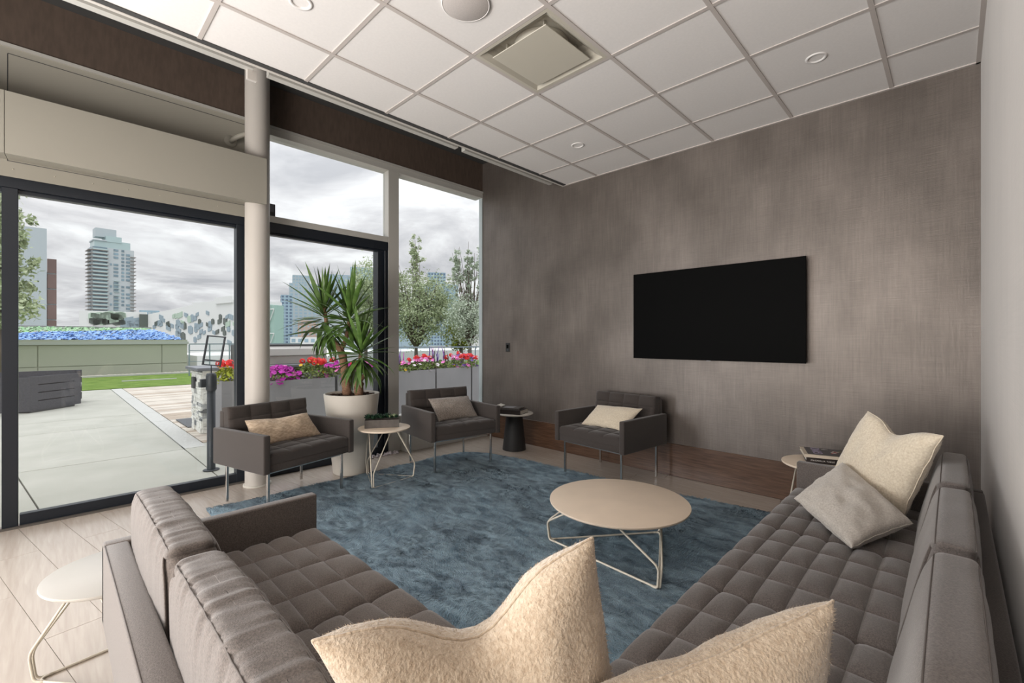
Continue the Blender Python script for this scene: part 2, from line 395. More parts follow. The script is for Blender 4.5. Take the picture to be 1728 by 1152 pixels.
def boxed_cushion(name, L, h, t0, t1, m, parent, loc, rot=(0, 0, 0), lean=0.0, n=5.5, wrinkle=0.0, seed=1, seam_m=None, notch=0):
    """upright cushion: x along length, y thickness (front = -y), z height; thickness t0 at foot to t1 at top"""
    bm = bmesh.new()
    bmesh.ops.create_cube(bm, size=2.0)
    bmesh.ops.subdivide_edges(bm, edges=bm.edges[:], cuts=1, use_grid_fill=True)
    bmesh.ops.subdivide_edges(bm, edges=bm.edges[:], cuts=2, use_grid_fill=True)
    bmesh.ops.subdivide_edges(bm, edges=bm.edges[:], cuts=2, use_grid_fill=True)
    bmesh.ops.subdivide_edges(bm, edges=bm.edges[:], cuts=3 if wrinkle else 1, use_grid_fill=True)
    def place(x, y, z):
        k = (abs(x) ** (n * 4.5) + abs(y) ** n + abs(z) ** n) ** (1.0 / n)
        k = max(k, 1e-6)
        kk = max(abs(x), abs(y), abs(z)) / k if k else 1
        x, y, z = x * kk, y * kk, z * kk
        zz = (z + 1) / 2
        t = t0 + (t1 - t0) * zz
        t *= 1 + 0.12 * (1 - x * x) * (1 - (2 * zz - 1) ** 2)
        X = x * L / 2; Y = y * t / 2 + lean * zz; Z = zz * h + 0.010 * (1 - x * x) * zz
        return X, Y, Z
    for v in bm.verts:
        x, y, z = v.co
        X, Y, Z = place(x, y, z)
        if wrinkle:
            topm = max(0, min(1, (Z / h - 0.72) / 0.2))
            s = noise.noise(Vector((X * 44 + seed, Y * 5.0, 0.3 * seed)))
            s2 = noise.noise(Vector((X * 85 + seed, Y * 7, 1.3 * seed)))
            Z += wrinkle * (s + 0.5 * s2) * topm
            Y += wrinkle * 0.8 * s * (0.3 + topm) * (1 if y > 0 else -1)
        else:
            s = noise.noise(Vector((X * 7 + seed, Y * 9, Z * 7)))
            Y += 0.004 * s; Z += 0.003 * s
        v.co = (X, Y, Z)
    o = bm_obj(name, bm, m, parent, loc, rot, smooth=True)
    if seam_m:
        for sy in (-1, 1):
            pts = []
            N = 40
            for i in range(N + 1):
                x = -0.93 + 1.86 * i / N
                X, Y, Z = place(x, sy * 0.80, 1.0)
                if wrinkle: Z += wrinkle * noise.noise(Vector((X * 44 + seed, Y * 5.0, 0.3 * seed)))
                pts.append((X, Y, Z + 0.0012))
            s = tube('piping', pts, 0.0016, seam_m, o, 5)
    return o

def pillow(name, corners, thick, m, label, group=None, pull=0.07, chop=0.0, n=26, seed=0, wr=0.004, sag=0.0, cat='pillow', stripes=None, pow_=0.42, fuzz=0, bulge_asym=1.0):
    """corners = bottom-left, bottom-right, top-right, top-left in world space"""
    c = [Vector(p) for p in corners]
    ctr = sum(c, Vector()) / 4
    nrm = ((c[1] - c[0]) + (c[2] - c[3])).cross((c[3] - c[0]) + (c[2] - c[1])).normalized()
    updir = ((c[3] - c[0]) + (c[2] - c[1])).normalized()
    H = ((c[3] - c[0]).length + (c[2] - c[1]).length) / 2
    bm = bmesh.new(); sides = []
    def surf(u, v, s):
        cu, cv = abs(u), abs(v)
        uu = u * (1 - pull * (1 - cv ** 2) * cu ** 2); vv = v * (1 - pull * (1 - cu ** 2) * cv ** 2)
        a, b = (uu + 1) / 2, (vv + 1) / 2
        p = c[0] * (1 - a) * (1 - b) + c[1] * a * (1 - b) + c[2] * a * b + c[3] * (1 - a) * b
        f = max(0, (1 - u ** 2)) * max(0, (1 - v ** 2))
        t = thick / 2 * f ** pow_
        dp = 0
        if chop:
            g = math.exp(-(u / 0.42) ** 2) * max(0, (v + 0.2) / 1.2) ** 1.3
            dp = chop * g * H
            t *= 1 - 0.28 * g
        w = wr * noise.noise(Vector((u * 3.2 + seed, v * 3.2, s * 2.0 + seed))) * (1 + 1.5 * f)
        w += wr * 0.5 * noise.noise(Vector((u * 9 + seed, v * 5, s * 3.0)))
        if s > 0: t *= bulge_asym
        return p + nrm * (s * t + w - sag * H * v * v) - updir * dp - ctr
    for s in (1, -1):
        g = []
        for j in range(n + 1):
            row = []
            for i in range(n + 1):
                u, v = sin(pi / 2 * (-1 + 2 * i / n)), sin(pi / 2 * (-1 + 2 * j / n))
                if s == -1 and (i in (0, n) or j in (0, n)): row.append(sides[0][j][i])
                else: row.append(bm.verts.new(surf(u, v, s)))
            g.append(row)
        sides.append(g)
        for j in range(n):
            for i in range(n):
                q = (g[j][i], g[j][i + 1], g[j + 1][i + 1], g[j + 1][i])
                bm.faces.new(q if s == 1 else q[::-1])
    bmesh.ops.recalc_face_normals(bm, faces=bm.faces)
    o = bm_obj(name, bm, m, smooth=True); o.location = ctr
    tag(o, label, cat, group)
    ed = []
    for k in range(4 * n):
        sd, q = divmod(k, n); t = -1 + 2 * q / n; t = sin(pi / 2 * t)
        u, v = [(t, -1), (1, t), (-t, 1), (-1, -t)][sd]
        ed.append(surf(u, v, 1))
    tube('edge_seam', ed, 0.0028, m, o, 5, closed=True)
    if fuzz:
        rnd = random.Random(seed); verts = []; faces = []
        for k in range(fuzz):
            u, v = rnd.uniform(-1, 1), rnd.uniform(-1, 1)
            if rnd.random() < 0.35:
                if rnd.random() < .5: v = rnd.choice((-1, 1)) * rnd.uniform(.93, 1)
                else: u = rnd.choice((-1, 1)) * rnd.uniform(.93, 1)
            s = rnd.choice((1, -1)); p = surf(u, v, s)
            d = (nrm * s * rnd.uniform(.2, 1) + Vector((rnd.uniform(-1, 1), rnd.uniform(-1, 1), rnd.uniform(-1, 1)))).normalized()
            if u > .9 or u < -.9 or v > .9 or v < -.9: d = (p.normalized() + d * .6).normalized()
            L_ = rnd.uniform(.002, .006) * (1.8 if rnd.random() < .06 else 1); sd = d.orthogonal().normalized() * 0.00035
            i0 = len(verts); verts += [p - sd, p + sd, p + d * L_ + Vector((0, 0, -L_ * .2))]; faces.append((i0, i0 + 1, i0 + 2))
        me = bpy.data.meshes.new('wool_fuzz'); me.from_pydata(verts, [], faces)
        stuff(link('wool_fuzz', me, m, o))
    return o

# ================================================================== ROOM SHELL
XW, YT, XR, ZC, YB = -4.60, 4.14, 0.126, 3.05, -4.4
rnd = random.Random(7)
# ---- floor: base plus large-format tiles set at an angle
flr = struct(box('floor', (XW - 0.1, YB, -0.06), (XR + 0.1, YT + 0.1, -0.003), M['grout']))
U = Vector((-0.982, -0.187)).normalized(); V = Vector((-U.y * -1, 0)).to_3d() if False else Vector((-0.187, 0.982)).normalized()
PW, PL = 0.1985, 1.19
tile_meshes = {}
def clip_tile(u0, u1, v0, v1, xmin, xmax, ymin, ymax):
    poly = [U * a + V * b for a, b in ((u0, v0), (u1, v0), (u1, v1), (u0, v1))]
    def cut(P, f, g):
        out = []
        for i in range(len(P)):
            a, b = P[i - 1], P[i]; fa, fb = f(a), f(b)
            if (fa >= 0) != (fb >= 0): t = fa / (fa - fb); out.append(a + (b - a) * t)
            if fb >= 0: out.append(b)
        return out
    for f in (lambda p: p.x - xmin, lambda p: xmax - p.x, lambda p: p.y - ymin, lambda p: ymax - p.y):
        poly = cut(poly, f, None)
        if len(poly) < 3: return None
    return poly
count = 0
for j in range(-14, 26):
    v0 = 0.5135 + j * PW
    off = 2.755 + (0.595 if j % 2 else 0.0) + 0.17 * ((j * 7) % 5 - 2) * (1 if abs(j) > 2 else 0)
    for i in range(-5, 4):
        u0 = off + i * PL
        g = 0.0012
        P = clip_tile(u0 + g, u0 + PL - g, v0 + g, v0 + PW - g, XW + 0.02, XR - 0.002, -1.6, YT - 0.016)
        if not P: continue
        bm = bmesh.new()
        c0 = sum(P, Vector((0, 0))) / len(P)
        lo = [bm.verts.new((p.x - c0.x, p.y - c0.y, -0.004)) for p in P]; hi = [bm.verts.new((p.x - c0.x, p.y - c0.y, rnd.uniform(-0.0002, 0.0002))) for p in P]
        bm.faces.new(hi); 
        for k in range(len(P)): bm.faces.new((lo[k - 1], lo[k], hi[k], hi[k - 1]))
        bmesh.ops.recalc_face_normals(bm, faces=bm.faces)
        bm_obj('floor_tile', bm, M['floor'], flr, (c0.x, c0.y, 0)); count += 1
# ---- walls
wt = struct(box('wall_back', (XW - 0.035, YT, -0.02), (XR + 0.15, YT + 0.12, 3.9), M['wall']))
wr = struct(box('wall_right', (XR, YB, -0.02), (XR + 0.12, YT, 3.9), M['wallr']))
struct(box('wall_rear', (XW - 0.1, YB - 0.1, -0.02), (XR + 0.1, YB, 3.9), M['wall']))
struct(box('baseboard_back', (XW + 0.02, YT - 0.015, 0), (XR, YT, 0.305), M['wood'], bevel=0.002, seg=1))
struct(box('trim_1', (XR - 0.006, YT - 0.006, 0.305), (XR, YT, 3.05), M['wall']))
# ---- upper void over the glazing, with its dark soffit and cloth-wrapped header
struct(box('trim_2', (XW - 0.1, YB, 3.68), (-3.15, YT, 3.75), M['soffit']))
hd = struct(box('wall_header', (XW - 0.12, YB, 3.30), (XW, YT, 3.75), M['brown']))
struct(box('trim_3', (XW, YB, 3.28), (XW + 0.014, YT, 3.302), M['frame']))
struct(box('trim_4', (-3.2, YB, 3.05), (-3.16, YT, 3.75), M['soffit']))

# ---- suspended ceiling: tee grid, lay-in tiles as parts
XE, GX0, GY0, T = -3.21, -0.309, 4.274, 0.6096
ceil = struct(box('ceiling', (XE + 0.002, YB, 3.135), (XR, YT, 3.16), M['soffit']))
xl = [XR] + [GX0 - T * i for i in range(0, 5)] + [XE + 0.012]
yl = [YT] + [GY0 - T * j for j in range(1, 15)]
for i in range(len(xl) - 1):
    for j in range(len(yl) - 1):
        if i == 3 and j == 3: continue                      # diffuser bay
        x1, x0 = xl[i] - 0.011, xl[i + 1] + 0.011; y1, y0 = yl[j] - 0.011, yl[j + 1] + 0.011
        cx, cy = (x0 + x1) / 2, (y0 + y1) / 2
        box('ceiling_tile', (x0 - cx, y0 - cy, 0), (x1 - cx, y1 - cy, 0.014), M['tile'], ceil, loc=(cx, cy, 3.056))
for x in xl[1:-1]: box('ceiling_tee', (x - 0.012, YB, 3.050), (x + 0.012, YT, 3.0585), M['tee'], ceil)
for y in yl[1:]:
    for a, b in zip(xl, xl[1:]): box('ceiling_tee', (b + 0.012, y - 0.012, 3.051), (a - 0.012, y + 0.012, 3.0585), M['tee'], ceil)
struct(box('trim_5', (XE - 0.012, YB, 3.047), (XE + 0.012, YT, 3.135), M['white'], bevel=0.002, seg=1))
struct(box('trim_6', (XR - 0.022, YB, 3.048), (XR, YT, 3.06), M['tee']))
struct(box('trim_7', (XE, YT - 0.022, 3.048), (XR, YT, 3.06), M['tee']))
# shade pocket rails behind the ceiling edge
for k, (a, b) in enumerate(((-4.0, 0.93), (1.02, 2.62), (2.70, 3.98))):
    struct(box('trim_%d' % (8 + k), (XE - 0.085, a, 3.045), (XE - 0.035, b, 3.11), M['frame']))

# ---- ceiling fittings
dt = thing('ceiling_diffuser', 'square white plaque air diffuser hanging in the ceiling grid', 'air vent', (GX0 - 2.5 * T, GY0 - 3.5 * T, 3.05))
bm = bmesh.new()
s = T / 2 - 0.012
def ringz(a, z, rr=0.0):
    if rr == 0: return [bm.verts.new((x, y, z)) for x, y in ((-a, -a), (a, -a), (a, a), (-a, a))]
loops = [ringz(s, 0.0), ringz(s - 0.022, 0.0), ringz(s - 0.055, 0.022), ringz(s - 0.075, 0.055), ringz(s - 0.11, 0.075)]
for A, B in zip(loops, loops[1:]):
    for k in range(4): bm.faces.new((A[k], A[(k + 1) % 4], B[(k + 1) % 4], B[k]))
bm.faces.new(loops[-1])
bm_obj('pan', bm, M['diff'], dt)
box('plaque', (-0.215, -0.215, -0.012), (0.215, 0.215, -0.006), M['diff'], dt, bevel=0.002, seg=1)
lathe('neck', [(0.17, 0.073), (0.17, 0.03), (0.16, 0.03), (0.16, 0.073)], M['diff'], dt, 32)
for sx in (-1, 1):
    for sy in (-1, 1): box('bracket', (sx * 0.15 - 0.006, sy * 0.15 - 0.006, -0.006), (sx * 0.15 + 0.006, sy * 0.15 + 0.006, 0.074), M['diff'], dt)
sp = thing('ceiling_speaker', 'round grey speaker grille set in a ceiling tile', 'speaker', (GX0 - 2.5 * T, GY0 - 4.5 * T, 3.056))
lathe('grille', [(0, -0.012), (0.115, -0.011), (0.121, -0.008), (0.122, -0.006)], M['speaker'], sp, 48)
lathe('rim', [(0.122, 0.0), (0.127, -0.002), (0.127, -0.009), (0.122, -0.0105), (0.120, -0.008)], M['tile'], sp, 48)
def downlight(x, y, label):
    t = thing('recessed_downlight', label, 'ceiling light', (x, y, 3.056))
    lathe('trim_ring', [(0.040, 0.0), (0.042, -0.004), (0.050, -0.006), (0.058, -0.004), (0.059, 0.0)], M['tile'], t, 36)
    lathe('reflector', [(0.042, -0.004), (0.038, 0.006), (0.030, 0.0075)], M['lens'], t, 36)
    lathe('lamp', [(0, 0.006), (0.022, 0.006), (0.026, 0.0075), (0.03, 0.0078)], M['tile'], t, 24)
downlight(GX0 - 0.5 * T, GY0 - 1.5 * T, 'round recessed downlight in the tile above the television')
downlight(GX0 - 3.5 * T, GY0 - 1.5 * T, 'round recessed downlight nearest the back corner by the windows')
downlight(GX0 - 3.5 * T, GY0 - 5.5 * T, 'round recessed downlight at the top edge, in the tile beside the round speaker')

# ---- glazing
ws = thing('sensor_box', 'small grey sensor box outside the transom just right of the column', 'sensor', (-4.70, 1.49, 2.46))
box('housing', (-0.04, -0.035, 0.0), (0.03, 0.035, 0.13), M['bench'], ws, bevel=0.004)
box('lens', (0.03, -0.02, 0.02), (0.034, 0.02, 0.05), M['blackp'], ws)
def slab(name, y0, y1, z0, z1, x0, x1, m, parent=None, bevel=0.0):
    return box(name, (x0, y0, z0), (x1, y1, z1), m, parent, bevel=bevel, seg=1)
FX0, FX1 = XW - 0.06, XW + 0.0
# sliding door bay beside the column
d1 = struct(slab('door_1', -2.9, 1.25, 2.325, 2.40, FX0 - 0.03, FX1, M['dark'], bevel=0.003))
slab('door_frame', -2.9, 1.25, 2.30, 2.325, FX0 - 0.03, FX1 - 0.025, M['dark'], d1)
slab('door_sill', -0.14, 1.18, 0.0, 0.085, FX0, FX1, M['dark'], d1, 0.003)
slab('door_sill', -2.9, -0.235, 0.0, 0.085, FX0, FX1 - 0.03, M['dark'], d1, 0.003)
slab('door_stile', -0.222, -0.146, 0.0, 2.325, FX0, FX1 + 0.006, M['dark'], d1, 0.003)
slab('door_stile', 1.178, 1.25, 0.0, 2.325, FX0 - 0.03, FX1, M['dark'], d1, 0.003)
slab('door_stile', -1.62, -1.54, 0.0, 2.325, FX0, FX1, M['dark'], d1, 0.003)
slab('track', -2.9, 1.25, 0.0, 0.012, FX1, FX1 + 0.03, M['joint'], d1)
box('glass_pane', (XW - 0.04, -0.146, 0.08), (XW - 0.034, 1.18, 2.31), PANE, d1)
box('glass_pane', (XW - 0.058, -1.54, 0.08), (XW - 0.052, -0.222, 2.31), PANE, d1)
box('glass_pane', (XW - 0.058, -2.85, 0.08), (XW - 0.052, -1.62, 2.31), PANE, d1)
# second door bay between column and mullion
d2 = struct(slab('door_2', 1.25, 2.735, 2.30, 2.395, FX0 - 0.03, FX1, M['dark'], bevel=0.003))
slab('door_frame', 1.25, 2.70, 2.28, 2.30, FX0 - 0.03, FX1 - 0.02, M['dark'], d2)
slab('door_stile', 2.585, 2.735, 0.0, 2.30, FX0 - 0.08, FX1 - 0.03, M['dark'], d2, 0.003)
slab('door_stile', 2.655, 2.70, 0.0, 2.30, FX1 - 0.03, FX1, M['dark'], d2, 0.006)
slab('door_sill', 1.25, 2.585, 0.0, 0.085, FX0, FX1, M['dark'], d2, 0.003)
box('glass_pane', (XW - 0.04, 1.25, 0.08), (XW - 0.034, 2.60, 2.30), PANE, d2)
# upper light over the doors and fixed window by the TV wall
w1 = struct(slab('window_1', 1.25, 2.70, 2.395, 2.455, FX0 - 0.06, FX1 + 0.004, M['frame'], bevel=0.002))
slab('window_frame', 1.25, 4.14, 3.215, 3.28, FX0 - 0.09, FX1 + 0.004, M['frame'], w1, 0.002)
slab('window_frame', 2.70, 2.835, 0.0, 3.215, FX0 - 0.06, FX1 + 0.004, M['frame'], w1, 0.002)
box('glass_pane', (XW - 0.09, 1.25, 2.455), (XW - 0.084, 2.70, 3.215), PANE, w1)
w2 = struct(slab('window_2', 2.835, 4.14, 0.36, 0.405, FX0 - 0.06, FX1 + 0.03, M['frame'], bevel=0.002))
box('glass_pane', (XW - 0.05, 2.835, 0.405), (XW - 0.044, 4.13, 3.215), PANE, w2)
slab('window_frame', 4.128, 4.14, 0.405, 3.215, FX0, FX1, MATS['pale_tower_panel'], w2)
struct(slab('wall_left', 2.835, 4.14, 0.0, 0.36, XW - 0.12, XW, M['frame']))
struct(slab('baseboard_left', 2.86, 4.125, 0.0, 0.24, XW, XW + 0.12, M['frame'], bevel=0.003))
# putty-coloured bulkhead over the first door: recessed back panel, soffit and projecting beam
bh = struct(slab('trim_11', -2.9, 1.25, 2.40, 3.28, XW - 0.08, XW, M['clad']))
bm = bmesh.new()
prof = [(-4.60, 2.515), (-4.27, 2.465), (-4.27, 2.86), (-4.60, 2.86)]
for y0, y1 in ((-2.9, -0.196), (-0.193, 1.325)):
    A = [bm.verts.new((x, y0, z)) for x, z in prof]; B = [bm.verts.new((x, y1, z)) for x, z in prof]
    for k in range(4): bm.faces.new((A[k], A[(k + 1) % 4], B[(k + 1) % 4], B[k]))
    bm.faces.new(A[::-1]); bm.faces.new(B)
bmesh.ops.recalc_face_normals(bm, faces=bm.faces)
bm_obj('beam_casing', bm, M['clad'], bh)
for z, y0, y1 in ((3.235, -0.194, 1.25), (2.505, -0.194, 1.25)):
    box('panel_joint', (XW, y0, z), (XW + 0.0015, y1, z + 0.004), M['grilldk'], bh)
box('panel_joint', (XW, -0.197, 2.505), (XW + 0.0015, -0.193, 3.235), M['grilldk'], bh)
for k in range(7):
    lathe('screw_head', [(0, 0.002), (0.003, 0.002), (0.004, 0)], M['diff'], bh, 10, loc=(XW + 0.002, -0.17 + k * 0.2, 2.455)).rotation_euler = (0, radians(90), 0)
# pipe stub in the recess beside the column
pp = thing('pipe_stub', 'putty-painted pipe stub with round flange beside the column top', 'pipe', (-4.6, 1.13, 3.05))
tube('pipe', fillet([(0, 0, 0), (0.10, 0.02, 0.015), (0.18, 0.16, 0.10)], 0.05), 0.020, M['clad'], pp, 12)
lathe('flange', [(0, 0.012), (0.045, 0.012), (0.05, 0.006), (0.05, 0)], M['clad'], pp, 24).rotation_euler = (0, radians(90), 0)
# column
cl = thing('steel_column', 'round white-painted steel column beside the sliding door', 'column', (-4.44, 1.30, 0))
cl['kind'] = 'structure'; del cl['category']; cl.name = 'column'
lathe('shaft', [(0.098, 0.0), (0.098, 3.66)], M['white'], cl, 48)
lathe('base_plate', [(0.112, 0.0), (0.112, 0.012), (0.098, 0.014)], M['paper'], cl, 48)
struct(box('trim_13', (-3.30, 0.90, 2.985), (-3.275, 0.955, 3.05), M['white']))
# rubble of white pebbles inside the door jamb
bm = bmesh.new()
rr = random.Random(5)
for k in range(70):
    x, y = -4.56 + rr.uniform(-0.03, 0.06), 2.62 + rr.uniform(-0.25, 0.16)
    r_ = rr.uniform(0.006, 0.016)
    bmesh.ops.create_icosphere(bm, subdivisions=1, radius=r_, matrix=Matrix.Translation((x, y, r_ * 0.7)))
tag(bm_obj('pebbles', bm, M['whitep']), 'scatter of small white pebbles at the foot of the dark door jamb', 'pebbles', kind='stuff')

# ================================================================== RUG
def make_rug():
    cs = [(-4.03, 0.83), (-0.12, 0.60), (-0.15, 3.80), (-4.02, 3.42)]
    NX, NY = 220, 180
    bm = bmesh.new(); g = []
    for j in range(NY + 1):
        row = []
        b = j / NY
        for i in range(NX + 1):
            a = i / NX
            x = (cs[0][0] * (1 - a) + cs[1][0] * a) * (1 - b) + (cs[3][0] * (1 - a) + cs[2][0] * a) * b
            y = (cs[0][1] * (1 - a) + cs[1][1] * a) * (1 - b) + (cs[3][1] * (1 - a) + cs[2][1] * a) * b
            y += 0.03 * sin(a * 9) * b + 0.03 * (1 - b) * sin(a * 7)
            # rounded far corner
            e = min(a * 3.9, 1, (1 - b) * 2.6, b * 2.6)
            if a < 0.12 and b > 0.88:
                q = ((0.12 - a) / 0.12) ** 2 + ((b - 0.88) / 0.12) ** 2
                if q > 1: k_ = 1 / sqrt(q); x += (1 - k_) * 0.30; y -= (1 - k_) * 0.25
            z = 0.018 + 0.0045 * noise.noise(Vector((x * 22, y * 22, 0))) + 0.004 * noise.noise(Vector((x * 60, y * 60, 3))) + 0.004 * noise.noise(Vector((x * 4, y * 5, 3)))
            if i in (0, NX) or j in (0, NY): z = 0.004
            row.append(bm.verts.new((x, y, z)))
        g.append(row)
    for j in range(NY):
        for i in range(NX): bm.faces.new((g[j][i], g[j][i + 1], g[j + 1][i + 1], g[j + 1][i]))
    o = bm_obj('area_rug', bm, M['rug'], smooth=True)
    tag(o, 'large blue shag rug under the seating and coffee table', 'rug')
    # short pile tufts standing out of the surface
    r = random.Random(2); vs = []; fs = []
    for k in range(110000):
        a, b = r.random(), r.random()
        x = (cs[0][0] * (1 - a) + cs[1][0] * a) * (1 - b) + (cs[3][0] * (1 - a) + cs[2][0] * a) * b
        y = (cs[0][1] * (1 - a) + cs[1][1] * a) * (1 - b) + (cs[3][1] * (1 - a) + cs[2][1] * a) * b
        y += 0.03 * sin(a * 9) * b + 0.03 * (1 - b) * sin(a * 7)
        if a < 0.13 and b > 0.87: continue
        if x > -0.75 and y < 3.0: continue
        th = 6.3 * noise.noise(Vector((x * 1.6, y * 1.6, 5))) + r.uniform(-.5, .5)
        z = 0.014; L_ = r.uniform(0.012, 0.026)
        dx, dy = cos(th) * L_ * 1.1, sin(th) * L_ * 1.1; w = 0.0034
        px, py = -sin(th) * w, cos(th) * w
        i0 = len(vs); vs += [(x - px, y - py, z), (x + px, y + py, z), (x + dx, y + dy, z + L_ * 0.55)]; fs.append((i0, i0 + 1, i0 + 2))
    me = bpy.data.meshes.new('pile'); me.from_pydata(vs, [], fs)
    stuff(link('pile', me, M['rug'], o))
make_rug()

# ================================================================== ARMCHAIRS
def make_armchair(label, loc, rz):
    t = thing('lounge_armchair', label, 'chair', loc, rz, 'grey upholstered armchairs around the rug')
    W_, D_ = 0.80, 0.68
    F = M['fabric_shaded']
    for sx in (-1, 1):
        x0, x1 = sorted((sx * W_ / 2, sx * (W_ / 2 - 0.052)))
        autosmooth(box('arm', (x0, -D_ / 2, 0.31), (x1, D_ / 2 - 0.01, 0.59), F, t, bevel=0.010, seg=3))
    autosmooth(box('seat_deck', (-W_ / 2 + 0.052, -D_ / 2 + 0.012, 0.315), (W_ / 2 - 0.052, D_ / 2 - 0.05, 0.372), F, t, bevel=0.006, seg=2))
    quilted('seat_cushion', W_ - 0.108, 0.56, 0.082, 4, 5, F, t, (0, -0.05, 0.372), depth=0.012, r=0.028, res=8, crown=0.01)
    bk = autosmooth(box('back_frame', (-W_ / 2 + 0.053, D_ / 2 - 0.065, 0.315), (W_ / 2 - 0.053, D_ / 2, 0.715), F, t, bevel=0.012, seg=3))
    quilted('back_cushion', W_ - 0.112, 0.30, 0.095, 4, 3, F, t, (0, D_ / 2 - 0.055, 0.59), (radians(82), 0, 0), depth=0.014, r=0.026, res=8, crown=0.008)
    lx, ly = W_ / 2 - 0.075, D_ / 2 - 0.07
    for sx in (-1, 1):
        for sy in (-1, 1):
            box('leg', (-0.0095, -0.0095, 0), (0.0095, 0.0095, 0.302), M['chrome'], t, bevel=0.0015, seg=1, loc=(sx * lx, sy * ly, 0.0))
    bm = bmesh.new()
    for sx in (-1, 1): add_box(bm, (sx * lx - 0.008, -ly, 0.294), (sx * lx + 0.008, ly, 0.311))
    for sy in (-1, 1): add_box(bm, (-lx, sy * ly - 0.008, 0.294), (lx, sy * ly + 0.008, 0.311))
    bm_obj('under_frame', bm, M['chrome'], t)
    return t
make_armchair('grey low armchair nearest the sliding door and white column', (-3.92, 1.365, 0.014), radians(104.5))
make_armchair('grey low armchair between the potted yucca and the black cone table', (-3.76, 2.93, 0.014), radians(82))
make_armchair('grey low armchair standing alone against the wall below the television', (-2.33, 3.72, 0.012), radians(-5))

# ================================================================== SOFAS
def sofa_base(t, L, D_, x0):
    """local: x along length from x0 to x0+L, back at y=0, front at y=-D_"""
    F = M['fabric']
    autosmooth(box('base', (x0, -D_ + 0.02, 0.31), (x0 + L, -0.055, 0.372), F, t, bevel=0.006, seg=2))
    for px in [x0 + 0.1 + k * (L - 0.2) / 3 for k in range(4)]:
        for py in (-D_ + 0.09, -0.10):
            box('leg', (-0.011, -0.011, 0), (0.011, 0.011, 0.31), M['chrome'], t, loc=(px, py, 0))
# left sofa: back towards the camera side, facing the television
sl = thing('tufted_sofa', 'grey tufted sofa with its back to the bottom left, beside the white oval table', 'sofa', (-2.12, 0.13, 0.0))
F = M['fabric']
# local axes = world axes, +y is the front
autosmooth(box('arm', (0, 0.0, 0.31), (0.052, 0.722, 0.59), M['fabric_l'], sl, bevel=0.008, seg=3))
bf = autosmooth(box('back_frame', (0.0, 0.0, 0.31), (1.475, 0.068, 0.588), M['fabric_l'], sl, bevel=0.010, seg=3))
tube('piping', [(0.006, 0.004, 0.586), (1.47, 0.004, 0.586)], 0.002, M['seam'], bf, 5)
autosmooth(box('base', (0.052, 0.068, 0.31), (1.47, 0.70, 0.368), M['fabric_l'], sl, bevel=0.006, seg=2))
for px, py in ((0.08, 0.07), (0.08, 0.62), (1.38, 0.07), (1.38, 0.62)):
    box('leg', (-0.011, -0.011, 0), (0.011, 0.011, 0.31), M['chrome'], sl, loc=(px, py, 0))
seams_y = [-0.245 + 0.055 + 0.0935 * k for k in range(5)]
for k in range(2):
    quilted('seat_cushion', 0.696, 0.60, 0.088, 4, 6, M['fabric_l'], sl, (0.052 + 0.35 + 0.70 * k, 0.422, 0.368), (0, 0, 0), depth=0.017, r=0.040, res=12, crown=0.012,
            first=[-0.30 + 0.0 + 0.02 + 0.0935 * q + 0.085 for q in range(5)])
for k in range(2):
    boxed_cushion('back_cushion', 0.725, 0.385, 0.19, 0.125, M['fabric_l'], sl, (0.052 + 0.35 + 0.70 * k - (0.02 if k == 0 else 0), 0.175, 0.375), (0, 0, pi), lean=0.045,
                  wrinkle=0.0048 if k != 5 else 0, seed=3 + k * 4, seam_m=M['seam'])
# right sofa along the wall
sr = thing('tufted_sofa', 'long grey tufted sofa along the right-hand wall', 'sofa', (0.104, 0.18, 0.0), radians(-90))
# local: x -> -world y ; use local +(-x)= world +y . local point (lx,ly) -> world (0.104+ly, 0.18-lx)
def R_(wx, wy): return (-(wy - 0.18), wx - 0.104)
def rbox(name, wx0, wy0, z0, wx1, wy1, z1, m, bevel=0.008):
    a = R_(wx0, wy0); b = R_(wx1, wy1)
    return autosmooth(box(name, (min(a[0], b[0]), min(a[1], b[1]), z0), (max(a[0], b[0]), max(a[1], b[1]), z1), m, sr, bevel=bevel, seg=3))
rbox('arm', -0.645, 3.00, 0.31, 0.10, 3.052, 0.59, F)
rbox('end_panel', -0.64, 0.13, 0.31, 0.10, 0.18, 0.588, F)
rbox('back_frame', 0.045, 0.18, 0.31, 0.103, 3.00, 0.588, F)
rbox('base', -0.635, 0.18, 0.31, 0.045, 3.00, 0.368, F, 0.006)
for wy in (0.3, 1.55, 2.93):
    for wx in (-0.57, 0.03):
        a = R_(wx, wy); box('leg', (-0.011, -0.011, 0), (0.011, 0.011, 0.31), M['chrome'], sr, loc=(a[0], a[1], 0))
for k in range(4):
    a = R_(-0.325, 0.55 + 0.70 * k)
    quilted('seat_cushion', 0.696, 0.66, 0.088, 4, 7, F, sr, (a[0], a[1], 0.368), (0, 0, 0), depth=0.017, r=0.040, res=10, crown=0.012,
            first=[-0.33 + 0.09 + 0.092 * q for q in range(6)])
for k in range(4):
    a = R_(-0.045, 0.55 + 0.70 * k)
    boxed_cushion('back_cushion', 0.70, 0.385, 0.175, 0.10, F, sr, (a[0], a[1] + 0.005, 0.375), (0, 0, 0), lean=0.045, seed=20 + k * 3, seam_m=M['seam'], n=6)

